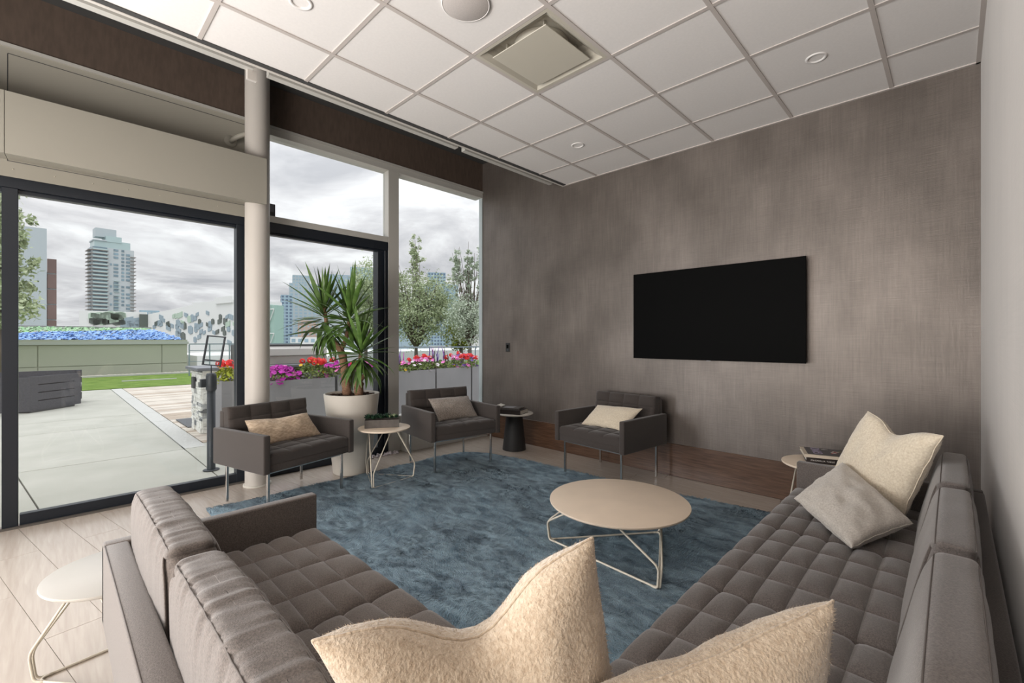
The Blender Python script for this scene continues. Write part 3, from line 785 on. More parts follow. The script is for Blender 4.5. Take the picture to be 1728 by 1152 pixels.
# ================================================================== WIRE TABLES
def wire_table(name, label, cat, loc, R, H, angs, base_r, m_top, thick=0.016, bend=0.10, spread=38, wr=0.0055, rtop=0.62):
    t = thing(name, label, cat, loc)
    lathe('table_top', [(0, 0), (R - 0.010, 0.0), (R - 0.002, 0.005), (R, 0.009), (R - 0.001, thick - 0.001), (R - 0.004, thick), (0, thick)], m_top, t, 72, loc=(0, 0, H - thick))
    autosmooth(t.children[0], 60)
    P = [Vector((cos(radians(a)) * base_r, sin(radians(a)) * base_r, wr)) for a in angs]
    # bottom triangle
    ring = []
    for i in range(3):
        p, a, b = P[i], P[i - 1], P[(i + 1) % 3]
        A = p + (a - p).normalized() * 0.05; B = p + (b - p).normalized() * 0.05
        for k in range(7):
            q = k / 6; ring.append(A * (1 - q) ** 2 + (p * 2 * q * (1 - q)) + B * q * q)
    tube('base_ring', ring, wr, M['wire'], t, 8, closed=True)
    for i, a in enumerate(angs):
        ar = radians(a); out = Vector((cos(ar), sin(ar), 0)); tan = Vector((-sin(ar), cos(ar), 0))
        for s_ in (-1, 1):
            foot = P[i] - out * 0.014 + tan * s_ * 0.007
            knee = out * (base_r + 0.012) + tan * s_ * 0.009 + Vector((0, 0, bend))
            ta = ar + s_ * radians(spread)
            head = Vector((cos(ta) * R * rtop, sin(ta) * R * rtop, H - thick))
            start = foot - out * 0.03 + tan * s_ * 0.016
            tube('leg', fillet([start, foot + Vector((0, 0, 0)) + out * 0.012, knee, head], 0.03), wr, M['wire'], t, 8)
    return t
wire_table('coffee_table', 'round cream coffee table with bent wire legs in the middle of the rug', 'coffee table', (-1.44, 2.39, 0.018), 0.41, 0.312, (203, 329, 82), 0.43, M['top'], spread=40, wr=0.006, bend=0.12)
wire_table('side_table', 'small round cream wire-legged side table between the two window armchairs', 'side table', (-3.725, 2.145, 0.010), 0.232, 0.480, (-51, 186, 62), 0.262, M['top'], spread=45, wr=0.0050, bend=0.13)
wire_table('side_table', 'small round cream side table behind the end of the right sofa, holding stacked cookbooks', 'side table', (-0.60, 3.50, 0.0), 0.235, 0.490, (232, 352, 110), 0.25, M['top'], spread=45, wr=0.0050, bend=0.13)
wire_table('side_table', 'small round white wire-legged side table at the bottom left beside the sofa arm', 'side table', (-2.385, 0.205, 0.0), 0.235, 0.385, (248, 8, 128), 0.262, M['topwhite'], spread=42, wr=0.0050, bend=0.11)

# cone table
ct = thing('cone_table', 'black cone-shaped side table with thin pale round top beside the wall', 'side table', (-3.70, 3.83, 0))
lathe('cone_base', [(0, 0.0), (0.136, 0.0), (0.138, 0.006), (0.094, 0.412), (0, 0.412)], M['charcoal'], ct, 48); autosmooth(ct.children[0], 40)
lathe('table_top', [(0, 0), (0.20, 0.0), (0.222, 0.006), (0.225, 0.012), (0.222, 0.018), (0, 0.018)], M['pot'], ct, 56, loc=(0, 0, 0.412))

def book(name, label, loc, rz, w, d, h, cover, pages=M['paper'], group=None, spine_in=0.003):
    """w along x (spine length), d along y, spine on -y side"""
    t = thing(name, label, 'book', loc, rz, group)
    box('pages', (-w / 2 + 0.004, -d / 2 + 0.003, 0.003), (w / 2 - 0.004, d / 2 - 0.005, h - 0.003), pages, t)
    bm = bmesh.new()
    add_box(bm, (-w / 2, -d / 2, 0), (w / 2, d / 2, 0.003)); add_box(bm, (-w / 2, -d / 2, h - 0.003), (w / 2, d / 2, h)); add_box(bm, (-w / 2, -d / 2, 0.003), (w / 2, -d / 2 + 0.003, h - 0.003))
    bm_obj('cover', bm, cover, t)
    return t
def text(name, s_, size, m, parent, loc, rot, align='LEFT', spacing=1.0, ext=0.0004):
    c = bpy.data.curves.new(name, 'FONT'); c.body = s_; c.size = size; c.align_x = align; c.align_y = 'CENTER'; c.extrude = ext; c.space_character = spacing
    c.resolution_u = 3
    c.materials.append(m)
    tmp = bpy.data.objects.new(name, c); COL.objects.link(tmp)
    dg = bpy.context.evaluated_depsgraph_get()
    me = bpy.data.meshes.new_from_object(tmp.evaluated_get(dg)); me.name = name
    bpy.data.objects.remove(tmp)
    if not me.materials: me.materials.append(m)
    return link(name, me, None, parent, loc, rot)
# books on the right side table
BZ = 0.4905; brz = radians(17)
bc = Vector((-0.575, 3.515))
b0 = book('cookbook', 'cream-covered cookbook at the bottom of the stack on the side table', (bc.x + 0.045, bc.y - 0.0, BZ), brz, 0.23, 0.22, 0.018, M['book_cream'])
b1 = book('cookbook', 'thick dark cookbook with white spine lettering in the middle of the stack', (bc.x, bc.y, BZ + 0.0185), brz, 0.265, 0.215, 0.034, M['book_black'])
text('spine_title', 'MAGNOLIA TABLE', 0.0125, M['ink'], b1, (-0.108, -0.1082, 0.017), (pi / 2, 0, 0), spacing=1.25)
text('spine_author', 'JOANNA GAINES', 0.0075, M['ink'], b1, (0.035, -0.1082, 0.017), (pi / 2, 0, 0), spacing=1.1)
b2 = book('cookbook', 'floppy book with dark cover of red and pale pictures, topmost of the stack', (bc.x + 0.0, bc.y + 0.004, BZ + 0.053), brz + 0.02, 0.295, 0.225, 0.018, M['book_cream'])
box('cover_print', (-0.125, -0.098, 0.018), (0.147, 0.112, 0.0188), M['book_dark'], b2)
text('cover_title', 'GINO', 0.075, M['ink_lil'], b2, (-0.062, -0.078, 0.0190), (0, 0, radians(90)), ext=0.0003)
r = random.Random(12)
for k in range(16):
    x, y = r.uniform(-0.03, 0.13), r.uniform(-0.09, 0.09)
    bm = bmesh.new(); add_lathe(bm, [(0, 0.0004), (1, 0.0004)], 7)
    sx, sy = r.uniform(0.006, 0.022), r.uniform(0.004, 0.014)
    for v in bm.verts: v.co = Vector((v.co.x * sx, v.co.y * sy, v.co.z))
    bm_obj('cover_picture', bm, r.choice([M['ink_red'], M['ink'], M['ink_yel'], M['ink_red'], M['ink_grn']]), b2, (x, y, 0.0189), (0, 0, r.uniform(0, 3)))
# books on the cone table
q = radians(-2)
b3 = book('art_book', 'thick black boxed book lying on the cone table', (-3.70, 3.80, 0.4305), radians(20), 0.30, 0.24, 0.05, M['book_black'])
b4 = book('art_book', 'thin grey book with pages sticking out, on top of the black book', (-3.72, 3.81, 0.4810), radians(24), 0.24, 0.19, 0.014, M['slate'])
bm = bmesh.new(); add_box(bm, (-0.09, -0.07, 0.0143), (0.04, 0.06, 0.0147)); bm_obj('cover_photo', bm, M['planter'], b4)
box('loose_page', (-0.16, -0.09, 0.004), (-0.10, 0.04, 0.005), M['paper'], b4, rot=(0, radians(14), 0))

# succulent trough on the middle side table
tr = thing('succulent_planter', 'small zinc trough of dark succulents on the cream side table', 'planter', (-3.745, 2.135, 0.4905), radians(58))
bm = bmesh.new(); add_box(bm, (-0.15, -0.05, 0), (0.15, 0.05, 0.072))
for f in list(bm.faces):
    if f.normal.z > 0.9 or f.calc_center_median().z > 0.071:
        rr_ = bmesh.ops.inset_individual(bm, faces=[f], thickness=0.005)
        bmesh.ops.translate(bm, verts=f.verts, vec=(0, 0, -0.012)); break
bm_obj('trough', bm, M['slate'], tr)
r = random.Random(4)
def rosette(parent, x, y, z, R, m, r, n=14):
    bm = bmesh.new()
    for k in range(n):
        a = k * 2.4; tilt = 0.25 + 0.9 * k / n; L_ = R * (1 - 0.45 * k / n)
        d = Vector((cos(a) * cos(tilt), sin(a) * cos(tilt), sin(tilt))); s_ = Vector((-sin(a), cos(a), 0)); w = L_ * 0.26
        p0 = Vector((0, 0, 0)); p1 = d * L_ * 0.6; p2 = d * L_ + Vector((0, 0, L_ * 0.12))
        vs = [bm.verts.new(p) for p in (p0 - s_ * w * 0.4, p0 + s_ * w * 0.4, p1 + s_ * w, p1 - s_ * w, p2)]
        u = d.cross(s_) * -w * 0.4
        vs2 = [bm.verts.new(p + u) for p in (p0, p1)]
        bm.faces.new((vs[0], vs[1], vs2[0])); bm.faces.new((vs[1], vs[2], vs2[1], vs2[0])); bm.faces.new((vs2[0], vs2[1], vs[3], vs[0]))
        bm.faces.new((vs[2], vs[4], vs2[1])); bm.faces.new((vs2[1], vs[4], vs[3])); bm.faces.new((vs[1], vs[0], vs[3], vs[2])); bm.faces.new((vs[2], vs[3], vs[4]))
    return bm_obj('rosette', bm, m, parent, (x, y, z))
for k in range(15):
    x = -0.125 + 0.25 * (k / 14) + r.uniform(-0.01, 0.01); y = r.uniform(-0.03, 0.03)
    rosette(tr, x, y, 0.076 + r.uniform(0, 0.016), r.uniform(0.040, 0.062), M['succulent_pale'] if k in (11, 13) else M['succulent'], r)
box('soil', (-0.143, -0.043, 0.055), (0.143, 0.043, 0.064), M['soil'], tr)

# ================================================================== PILLOWS
pillow('wool_pillow', [(-0.60, 0.60 - 0.17, 0.455), (-0.42, 0.93 - 0.19, 0.455), (-0.440, 0.648, 0.955), (-0.672, 0.270, 0.852)], 0.20, M['wool'],
       'cream wool throw pillow at the bottom centre with a deep dent in its top edge', chop=0.17, seed=3, wr=0.006, fuzz=9000, pull=0.05, pow_=0.38)
pillow('wool_pillow', [(-0.46, 0.50, 0.455), (-0.235, 0.88, 0.455), (-0.144, 0.920, 0.855), (-0.395, 0.500, 0.765)], 0.19, M['wool'],
       'cream wool throw pillow at the bottom right, in front of the dented pillow', chop=0.02, seed=9, wr=0.005, fuzz=8000, pull=0.03, pow_=0.42)
pillow('wool_pillow', [(-0.50, 3.00, 0.47), (-0.17, 2.66, 0.47), (-0.030, 2.56, 0.897), (-0.312, 2.92, 0.925)], 0.17, M['wool_light'],
       'cream wool throw pillow propped in the far corner of the right sofa', chop=0.12, seed=14, wr=0.006, fuzz=3500, pull=0.05)
pillow('wool_pillow', [(-0.285, 2.20, 0.475), (-0.12, 2.50, 0.53), (-0.40, 2.80, 0.67), (-0.545, 2.50, 0.53)], 0.13, M['greywool'],
       'grey-beige wool throw pillow slumped against the cream pillow', chop=0.0, seed=22, wr=0.008, fuzz=2500, pull=0.05, pow_=0.35)
pillow('lumbar_pillow', [(-3.82, 1.09, 0.465), (-3.92, 1.65, 0.465), (-4.00, 1.56, 0.655), (-3.97, 1.075, 0.655)], 0.11, M['sandwool'],
       'sand-coloured lumbar pillow on the armchair by the sliding door', seed=31, wr=0.006, chop=0.06, pull=0.03)
pillow('lumbar_pillow', [(-3.70, 2.74, 0.465), (-3.66, 3.22, 0.465), (-3.84, 3.24, 0.665), (-3.88, 2.74, 0.675)], 0.11, M['tauwool'],
       'taupe boucle lumbar pillow on the armchair beside the cone table', seed=35, wr=0.005, pull=0.04)
pillow('lumbar_pillow', [(-2.60, 3.64, 0.465), (-2.14, 3.62, 0.465), (-2.04, 3.80, 0.655), (-2.52, 3.80, 0.64)], 0.11, M['wool_light'],
       'cream lumbar pillow on the armchair under the television wall', seed=41, wr=0.004, pull=0.04)

# ================================================================== TV AND SWITCH
tv = thing('television', 'large black flat television mounted on the grey fabric wall', 'television', (-1.545, YT - 0.06, 1.52))
box('screen', (-0.735, -0.012, -0.415), (0.735, 0.0, 0.415), M['black'], tv, bevel=0.002, seg=1)
box('rear_housing', (-0.69, 0.0, -0.37), (0.69, 0.035, 0.37), M['blackp'], tv)
box('wall_mount', (-0.25, 0.035, -0.2), (0.25, 0.058, 0.2), M['blackp'], tv)
box('badge', (-0.018, -0.013, -0.420), (0.018, -0.004, -0.4145), M['planter'], tv)
sw = thing('wall_switch', 'small black light switch on the grey wall near the window', 'light switch', (-4.112, YT, 1.187))
box('face_plate', (-0.036, -0.008, -0.058), (0.036, 0, 0.058), M['blackp'], sw, bevel=0.002, seg=1)
box('rocker', (-0.016, -0.012, -0.010), (0.016, -0.008, 0.034), M['black'], sw)
box('slider', (-0.014, -0.0105, -0.042), (0.014, -0.008, -0.022), M['post'], sw)

# ================================================================== YUCCA
yc = thing('potted_yucca', 'tall cane yucca in a white tapered pot beside the column', 'plant', (-4.215, 2.075, 0.0))
O = Vector((-4.165, 2.05, 0.0))
lathe('pot', [(0, 0), (0.165, 0.0), (0.172, 0.006), (0.255, 0.735), (0.258, 0.765), (0.246, 0.768), (0.240, 0.76), (0.230, 0.70), (0, 0.70)], M['pot'], yc, 64); autosmooth(yc.children[0], 45)
bm = bmesh.new(); r = random.Random(8)
for k in range(420):
    a, q = r.uniform(0, 2 * pi), 0.225 * sqrt(r.random()); z = 0.735 + r.uniform(-0.01, 0.015)
    m_ = Matrix.Translation((q * cos(a), q * sin(a), z)) @ Matrix.Rotation(r.uniform(0, 6), 4, 'Z') @ Matrix.Rotation(r.uniform(-.6, .6), 4, 'X')
    sx, sy = r.uniform(0.008, 0.02), r.uniform(0.005, 0.009)
    add_box(bm, (-sx, -sy, -0.003), (sx, sy, 0.003), mtx=m_)
add_lathe(bm, [(0, 0.728), (0.234, 0.728)], 32)
stuff(bm_obj('mulch', bm, M['soil'], yc))
def cane(pts, radii):
    P = [Vector(p) - O for p in pts]
    # resample with bumps
    out, rad = [], []
    for i in range(len(P) - 1):
        n = max(2, int((P[i + 1] - P[i]).length / 0.025))
        for k in range(n):
            q = k / n; out.append(P[i].lerp(P[i + 1], q)); rad.append((radii[i] * (1 - q) + radii[i + 1] * q) * (1 + 0.09 * sin(len(out) * 2.4)))
    out.append(P[-1]); rad.append(radii[-1])
    return tube('cane', out, 0, M['bark'], yc, 10, radii=rad)
cane([(-4.22, 2.03, 0.72), (-4.235, 2.015, 0.95), (-4.25, 2.0, 1.12), (-4.274, 1.977, 1.207), (-4.33, 1.93, 1.29), (-4.36, 1.893, 1.40), (-4.385, 1.867, 1.62)], [0.046, 0.040, 0.037, 0.032, 0.023, 0.02, 0.016])
cane([(-4.265, 1.985, 1.19), (-4.235, 2.018, 1.28), (-4.19, 2.03, 1.42), (-4.156, 2.023, 1.58)], [0.026, 0.022, 0.019, 0.016])
cane([(-4.091, 2.086, 0.72), (-4.095, 2.083, 0.86), (-4.085, 2.08, 0.91), (-4.036, 2.07, 1.03), (-3.99, 2.05, 1.22)], [0.040, 0.048, 0.034, 0.019, 0.014])
cane([(-4.07, 2.09, 0.90), (-4.015, 2.11, 0.95), (-4.0, 2.10, 1.0)], [0.026, 0.020, 0.016])
def leaf_mesh(L_, w, droop, seed):
    bm = bmesh.new(); n = 9; rows = []
    x = z = 0.0; a = 0.0
    for i in range(n + 1):
        t = i / n
        ww = w * (0.35 + 0.65 * min(1, t / 0.35)) * (1 - max(0, (t - 0.35) / 0.65) ** 1.6) if t < 1 else 0.0
        rows.append([bm.verts.new((x, -ww, z + ww * 0.35)), bm.verts.new((x, 0, z)), bm.verts.new((x, ww, z + ww * 0.35))])
        a = -droop * t ** 1.5
        x += cos(a) * L_ / n; z += sin(a) * L_ / n
    for A, B in zip(rows, rows[1:]):
        bm.faces.new((A[0], A[1], B[1], B[0])); bm.faces.new((A[1], A[2], B[2], B[1]))
    me = bpy.data.meshes.new('leaf'); bm.to_mesh(me); bm.free(); me.materials.append(M['yucca'])
    for p in me.polygons: p.use_smooth = True
    return me
LM = [leaf_mesh(0.40, 0.024, 0.15, 1), leaf_mesh(0.46, 0.026, 0.45, 2), leaf_mesh(0.36, 0.025, 0.9, 3), leaf_mesh(0.44, 0.023, 0.05, 4), leaf_mesh(0.30, 0.022, 0.25, 5)]
def head(c, n, emin, emax, spread_z, s_, r, bias=None):
    c = Vector(c) - O
    for k in range(n):
        t = k / n
        el = emax + (emin - emax) * t + r.uniform(-0.18, 0.18)
        az = k * 2.39996 + r.uniform(-.3, .3)
        if bias is not None and r.random() < 0.25: az = bias + r.uniform(-.6, .6)
        me = LM[3] if el > 0.9 else (LM[0] if el > 0.4 else r.choice((LM[1], LM[0], LM[4])) if el > -0.2 else LM[2])
        o = link('leaf', me, None, yc, c + Vector((0, 0, -spread_z * t)) + Vector((cos(az), sin(az), 0)) * 0.012)
        # local x along leaf; elevation about y
        o.rotation_euler = (Matrix.Rotation(az, 4, 'Z') @ Matrix.Rotation(-el, 4, 'Y') @ Matrix.Rotation(r.uniform(-.5, .5), 4, 'X')).to_euler()
        o.scale = (s_ * r.uniform(0.8, 1.15),) * 3
r = random.Random(21)
head((-4.389, 1.865, 1.63), 52, -0.55, 1.45, 0.20, 0.98, r)
head((-4.36, 1.895, 1.40), 26, -1.25, 0.1, 0.08, 0.85, r)
head((-4.156, 2.023, 1.60), 50, -0.6, 1.45, 0.22, 0.98, r)
head((-3.985, 2.05, 1.24), 52, -0.75, 1.4, 0.16, 0.93, r)
head((-3.985, 2.06, 1.10), 22, -1.25, -0.2, 0.06, 0.78, r)

# ================================================================== TERRACE OUTSIDE
pt = struct(box('ground', (-16.2, -14, -0.30), (XW - 0.07, 30, -0.035), M['joint']))
def slab_piece(name, x0, y0, x1, y1, m, parent, z=-0.004, gap=0.006, t=0.028):
    cx, cy = (x0 + x1) / 2, (y0 + y1) / 2
    return box(name, (x0 - cx + gap, y0 - cy + gap, -t), (x1 - cx - gap, y1 - cy - gap, 0), m, parent, loc=(cx, cy, z))
xs = [XW - 0.075, -6.50, -8.94, -10.13, -12.9, -15.6]
ys = [-14, -9, -6, -3.2, -0.14, 1.12]
for a, b in zip(xs, xs[1:]):
    for c, d in ((-14, -9), (-9, -6), (-6, -3.2)) if a > -5 else ((-14, -5), (-5, 1.12)): slab_piece('concrete_slab', b, c, a, d, M['concrete'], pt)
for P in (((-6.494, -3.194), (-4.681, -3.194), (-4.681, -0.022), (-6.494, -0.232)), ((-6.494, -0.220), (-4.681, -0.010), (-4.681, 1.114), (-6.494, 1.114))):
    bm = bmesh.new(); A = [bm.verts.new((x, y, -0.032)) for x, y in P]; B = [bm.verts.new((x, y, -0.004)) for x, y in P]
    bm.faces.new(B)
    for k in range(4): bm.faces.new((A[k - 1], A[k], B[k], B[k - 1]))
    bmesh.ops.recalc_face_normals(bm, faces=bm.faces); bm_obj('concrete_slab', bm, M['concrete'], pt)
for c, d in ((1.12, 2.9), (2.9, 5.4), (5.4, 8)): slab_piece('concrete_slab', -6.72, c, XW - 0.075, d, M['concrete'], pt)
for a, b in zip(xs[1:], xs[2:]): slab_piece('kerb_slab', b, 1.12, a, 1.345, M['concrete2'], pt, z=0.0)
x = -6.74
while x > -15.5:
    slab_piece('deck_board', x - 0.145, 1.35, x, 7.6, rnd.choice((M['deck'], M['deck_b'], M['deck_b'], M['deck_c'])), pt, z=-0.004 + 0.002 * rnd.random(), gap=0.005); x -= 0.145
lw = struct(box('lawn', (-20.6, -14, -0.30), (-15.62, 30, 0.01), M['grass']))
struct(box('trim_12', (-20.75, -14, -0.3), (-20.6, 30, 0.06), M['concrete2']))
bm = bmesh.new(); r = random.Random(31)
for k in range(1100):
    x, y = r.uniform(-21.4, -20.75), r.uniform(-3, 4.5); q = r.uniform(0.02, 0.07)
    bmesh.ops.create_icosphere(bm, subdivisions=1, radius=q, matrix=Matrix.Translation((x, y, 0.02)) @ Matrix.Diagonal((1, 1, .6, 1)))
add_box(bm, (-21.5, -14, -0.3), (-20.75, 30, 0.02))
tag(bm_obj('pebble_strip', bm, M['pebble']), 'strip of river pebbles along the foot of the sage wall', 'pebbles', kind='stuff')
lp = box('lawn_strip_light', (-18.1, 1.55, 0.01), (-18.0, 2.9, 0.03), M['concrete2'])
tag(lp, 'thin pale concrete strip lying in the lawn', 'strip')
# sage-clad low building with chip roof
sb = thing('low_terrace_building', 'low sage-green clad building with blue and green chip-covered sloping roof', 'building', (-21.5, 3.8, 0))
fx = 0
box('wall_core', (-14.5, -20, -4), (-0.03, 0.0, 1.20), M['facade'], sb)
for y0, y1 in ((-20, -12.1), (-12.1, -8.1), (-8.1, -4.05), (-4.05, -0.80), (-0.80, 0.0)):
    for z0, z1 in ((-0.1, 0.37), (0.37, 1.10)):
        box('cladding_panel', (-0.028, y0 + 0.014, z0 + 0.012), (0.0, y1 - 0.014, z1 - 0.012), M['facade'], sb)
box('parapet_cap', (-0.5, -20, 1.10), (0.05, 0.04, 1.20), M['facade_t'], sb)
box('parapet_cap', (-0.5, -20, 1.20), (0.0, -0.0, 1.27), M['facade'], sb)
RF = [(-0.25, -0.08), (-10.5, 0.25)]
def roof_z(x): return 1.26 + (-x - 0.1) * 0.060
bm = bmesh.new()
q = [bm.verts.new(p) for p in ((-0.1, -20, 1.255), (-0.1, -0.06, 1.255), (-10.4, 0.15, roof_z(-10.4)), (-10.4, -20, roof_z(-10.4)))]
bm.faces.new(q)
bm_obj('roof_deck', bm, M['facade_t'], sb)
box('roof_ridge', (-10.6, -20, roof_z(-10.4) - 0.02), (-10.4, 0.2, roof_z(-10.4) + 0.07), M['planter'], sb)
r = random.Random(44)
def chips(name, m, test, N):
    vs, fs = [], []
    while N:
        x, y = -0.15 - 10.2 * r.random() ** 1.3, r.uniform(-16, 0.02)
        if y > -0.10 + 0.02 * -x: continue
        if not test(x, y): continue
        N -= 1; z = roof_z(x); s_ = r.uniform(0.05, 0.13); a = r.uniform(0, 3.1); h_ = r.uniform(0.01, 0.07)
        i0 = len(vs); dx, dy = cos(a) * s_, sin(a) * s_
        vs += [(x - dx, y - dy, z), (x + dy * .5, y - dx * .5, z + h_ * .3), (x + dx, y + dy, z + h_), (x - dy * .5, y + dx * .5, z + h_ * .6)]; fs.append((i0, i0 + 1, i0 + 2, i0 + 3))
    me = bpy.data.meshes.new(name); me.from_pydata(vs, [], fs)
    stuff(link(name, me, m, sb))
def is_green(x, y):
    lim = -8.6 + max(0, (-y - 0.5)) * 1.15
    return x < min(-3.2, lim) + 1.2 * noise.noise(Vector((x * .4, y * .4, 0)))
chips('blue_chips', M['bluechip'], lambda x, y: not is_green(x, y), 9000)
chips('green_chips', M['greenchip'], is_green, 6000)

# charcoal slotted bench block at left
bn = thing('outdoor_bench', 'charcoal box-sided outdoor bench with slotted end panel on the patio', 'bench', (-11.58, -0.26, 0))
e1 = Vector((-0.726, 0.684, 0)); L1 = e1.length; e1n = e1.normalized(); e2 = Vector((-e1n.y, e1n.x, 0)) * -1
rz = math.atan2(e1n.y, e1n.x)
bb = bn; bb.rotation_euler = (0, 0, rz)
# end panel with three slots, along local x
zs = [0.02, 0.19, 0.205, 0.335, 0.35, 0.475, 0.49, 0.63]
bm = bmesh.new()
for z0, z1 in ((0.03, 0.19), (0.205, 0.335), (0.35, 0.475), (0.49, 0.63)): add_box(bm, (0, -0.03, z0), (L1, 0.0, z1))
for x0, x1 in ((0, 0.16), (L1 - 0.14, L1)): add_box(bm, (x0, -0.029, 0.19), (x1, -0.001, 0.49))
bm_obj('end_panel', bm, M['bench'], bn)
box('side_panel', (-0.03, -0.035, 0.03), (0.0, 2.6, 0.62), M['bench'], bn).location = (0, 0, 0)
bn.children[-1].rotation_euler = (0, 0, radians(35))
box('inner_panel', (0.02, 0.03, 0.03), (L1 - 0.26, 0.06, 0.60), M['grilldk'], bn)
box('plinth', (0.02, -0.02, 0.0), (L1 - 0.12, 0.6, 0.03), M['grilldk'], bn)
bn2 = thing('outdoor_bench', 'charcoal bench back rail running behind the slotted bench panel', 'bench', (-12.98, 0.48, 0), radians(-93))
for k, (z0, z1) in enumerate(((0.04, 0.18), (0.2, 0.34), (0.36, 0.50), (0.52, 0.65))):
    box('back_slat', (0.0, -0.2, z0), (3.4, -0.16, z1), M['bench'], bn2)
for x in (0.02, 1.6, 3.3): box('post', (x, -0.16, 0), (x + 0.06, -0.10, 0.64), M['bench'], bn2)
box('seat', (0, 0.0, 0.34), (3.4, 0.5, 0.40), M['planter'], bn2)

# stone veneer island with coping
si = thing('stone_island', 'stacked-stone outdoor counter with slate top beside the planters', 'outdoor counter', (-7.36, 1.47, 0))
box('core', (-0.62, 0.02, 0), (-0.02, 2.9, 0.86), M['stone_b'], si)
r = random.Random(17)
def stones(face):
    z = 0.0
    while z < 0.855:
        h_ = min(r.choice((0.028, 0.04, 0.055, 0.07)), 0.86 - z)
        if h_ < 0.012: break
        p = 0.0; Lm = 0.62 if face == 'y' else 0.95
        while p < Lm:
            w_ = min(r.uniform(0.06, 0.20), Lm - p)
            if w_ < 0.02: break
            d = r.uniform(0.0, 0.022); m_ = r.choice([M['stone_a']] * 9 + [M['stone_b']] * 3 + [M['stone_c']])
            if face == 'y': box('stone', (-p - w_ + 0.002, -d, z + 0.002), (-p - 0.002, 0.02, z + h_ - 0.002), m_, si)
            else: box('stone', (-0.02, p + 0.002, z + 0.002), (d, p + w_ - 0.002, z + h_ - 0.002), m_, si)
            p += w_
        z += h_
stones('y'); stones('x')
box('coping', (-0.70, -0.07, 0.86), (0.05, 2.95, 0.90), M['coping'], si, bevel=0.006)
box('outlet_cover', (-0.42, -0.05, 0.60), (-0.30, -0.02, 0.76), M['grilldk'], si, bevel=0.004)
gr = thing('barbecue_grill', 'covered stainless barbecue hood with dark lid on the stone counter', 'grill', (-7.75, 2.0, 0.90))
box('body', (-0.25, 0.0, 0.0), (0.25, 1.25, 0.14), M['grill'], gr, bevel=0.01)
bm = bmesh.new(); P_ = [(-0.25, 0.14), (0.27, 0.14), (0.24, 0.24), (0.12, 0.30), (-0.25, 0.30)]
A = [bm.verts.new((x, 0.0, z)) for x, z in P_]; B = [bm.verts.new((x, 1.25, z)) for x, z in P_]
for k in range(5): bm.faces.new((A[k], A[(k + 1) % 5], B[(k + 1) % 5], B[k]))
bm.faces.new(A[::-1]); bm.faces.new(B)
bmesh.ops.recalc_face_normals(bm, faces=bm.faces)
hd_ = bm_obj('hood', bm, M['grill'], gr)
box('hood_trim', (-0.26, -0.02, 0.26), (0.16, 1.27, 0.31), M['grilldk'], gr)
box('hood_side', (-0.26, -0.03, 0.0), (0.26, 0.0, 0.30), M['grilldk'], gr)
mt = box('floor_mat', (-0.55, 0, 0), (0.35, 0.75, 0.012), M['post'], loc=(-8.35, 1.42, 0.0)); tag(mt, 'dark grey mat on the deck at the foot of the stone counter', 'mat')

# sign on a post just outside the door
sg = thing('sign_stand', 'dark round post with a small framed sign holder just outside the door', 'sign', (-5.26, 1.125, 0))
lathe('post_shaft', [(0.036, 0), (0.036, 0.80), (0, 0.80)], M['post'], sg, 24)
lathe('post_head', [(0.036, 0.78), (0.046, 0.80), (0.046, 0.93), (0.038, 0.955), (0, 0.96)], M['post'], sg, 24)
box('side_box', (-0.05, -0.085, 0.82), (0.0, -0.04, 0.90), M['post'], sg, bevel=0.003)
tube('rod', [(0, 0, 0.955), (0, 0, 1.04)], 0.005, M['post'], sg)
lathe('foot_plate', [(0, 0.006), (0.07, 0.006), (0.07, 0), (0, 0)], M['post'], sg, 24)
sf = box('sign_frame', (-0.092, -0.008, 0.0), (-0.080, 0.008, 0.30), M['post'], sg, loc=(0.0, 0.0, 1.03), rot=(radians(-8), radians(5), radians(44)))
for a, b in (((0.080, -0.008, 0.0), (0.092, 0.008, 0.30)), ((-0.08, -0.008, 0.0), (0.08, 0.008, 0.012)), ((-0.08, -0.008, 0.288), (0.08, 0.008, 0.30)), ((-0.08, -0.008, 0.045), (0.08, 0.008, 0.060))):
    box('frame_bar', a, b, M['post'], sf)
box('sign_glass', (-0.08, -0.002, 0.012), (0.08, 0.002, 0.288), PANE2, sf)

# ---- planters and flowers
def blossom_mesh(rad, m, kind):
    bm = bmesh.new()
    if kind == 'trumpet':
        c0 = bm.verts.new((0, 0, -0.01)); ring = []
        for k in range(10):
            a = 2 * pi * k / 10; q = rad * (1.0 if k % 2 == 0 else 0.82)
            ring.append(bm.verts.new((q * cos(a), q * sin(a), 0.006 if k % 2 else 0.0)))
        for k in range(10): bm.faces.new((c0, ring[k], ring[(k + 1) % 10]))
    else:
        rr_ = random.Random(3)
        for k in range(16):
            d = Vector((rr_.gauss(0, 1), rr_.gauss(0, 1), abs(rr_.gauss(0, 1)))).normalized() * rad * 0.75
            n_ = d.normalized(); u = n_.orthogonal().normalized(); w = n_.cross(u); s_ = rad * 0.42
            vs = [bm.verts.new(d + u * s_ * cos(q) + w * s_ * sin(q)) for q in (0, 1.26, 2.51, 3.77, 5.03)]
            bm.faces.new(vs)
    me = bpy.data.meshes.new('blossom'); bm.to_mesh(me); bm.free(); me.materials.append(m)
    return me
BM_ = {k: blossom_mesh(rad, M[k2], kd) for k, rad, k2, kd in (('magenta', 0.042, 'magenta', 'trumpet'), ('pink', 0.040, 'pink', 'trumpet'), ('red', 0.055, 'red', 'globe'), ('purple', 0.040, 'purple', 'trumpet'), ('white', 0.036, 'whitep', 'trumpet'), ('yellow', 0.030, 'yellowp', 'trumpet'))}
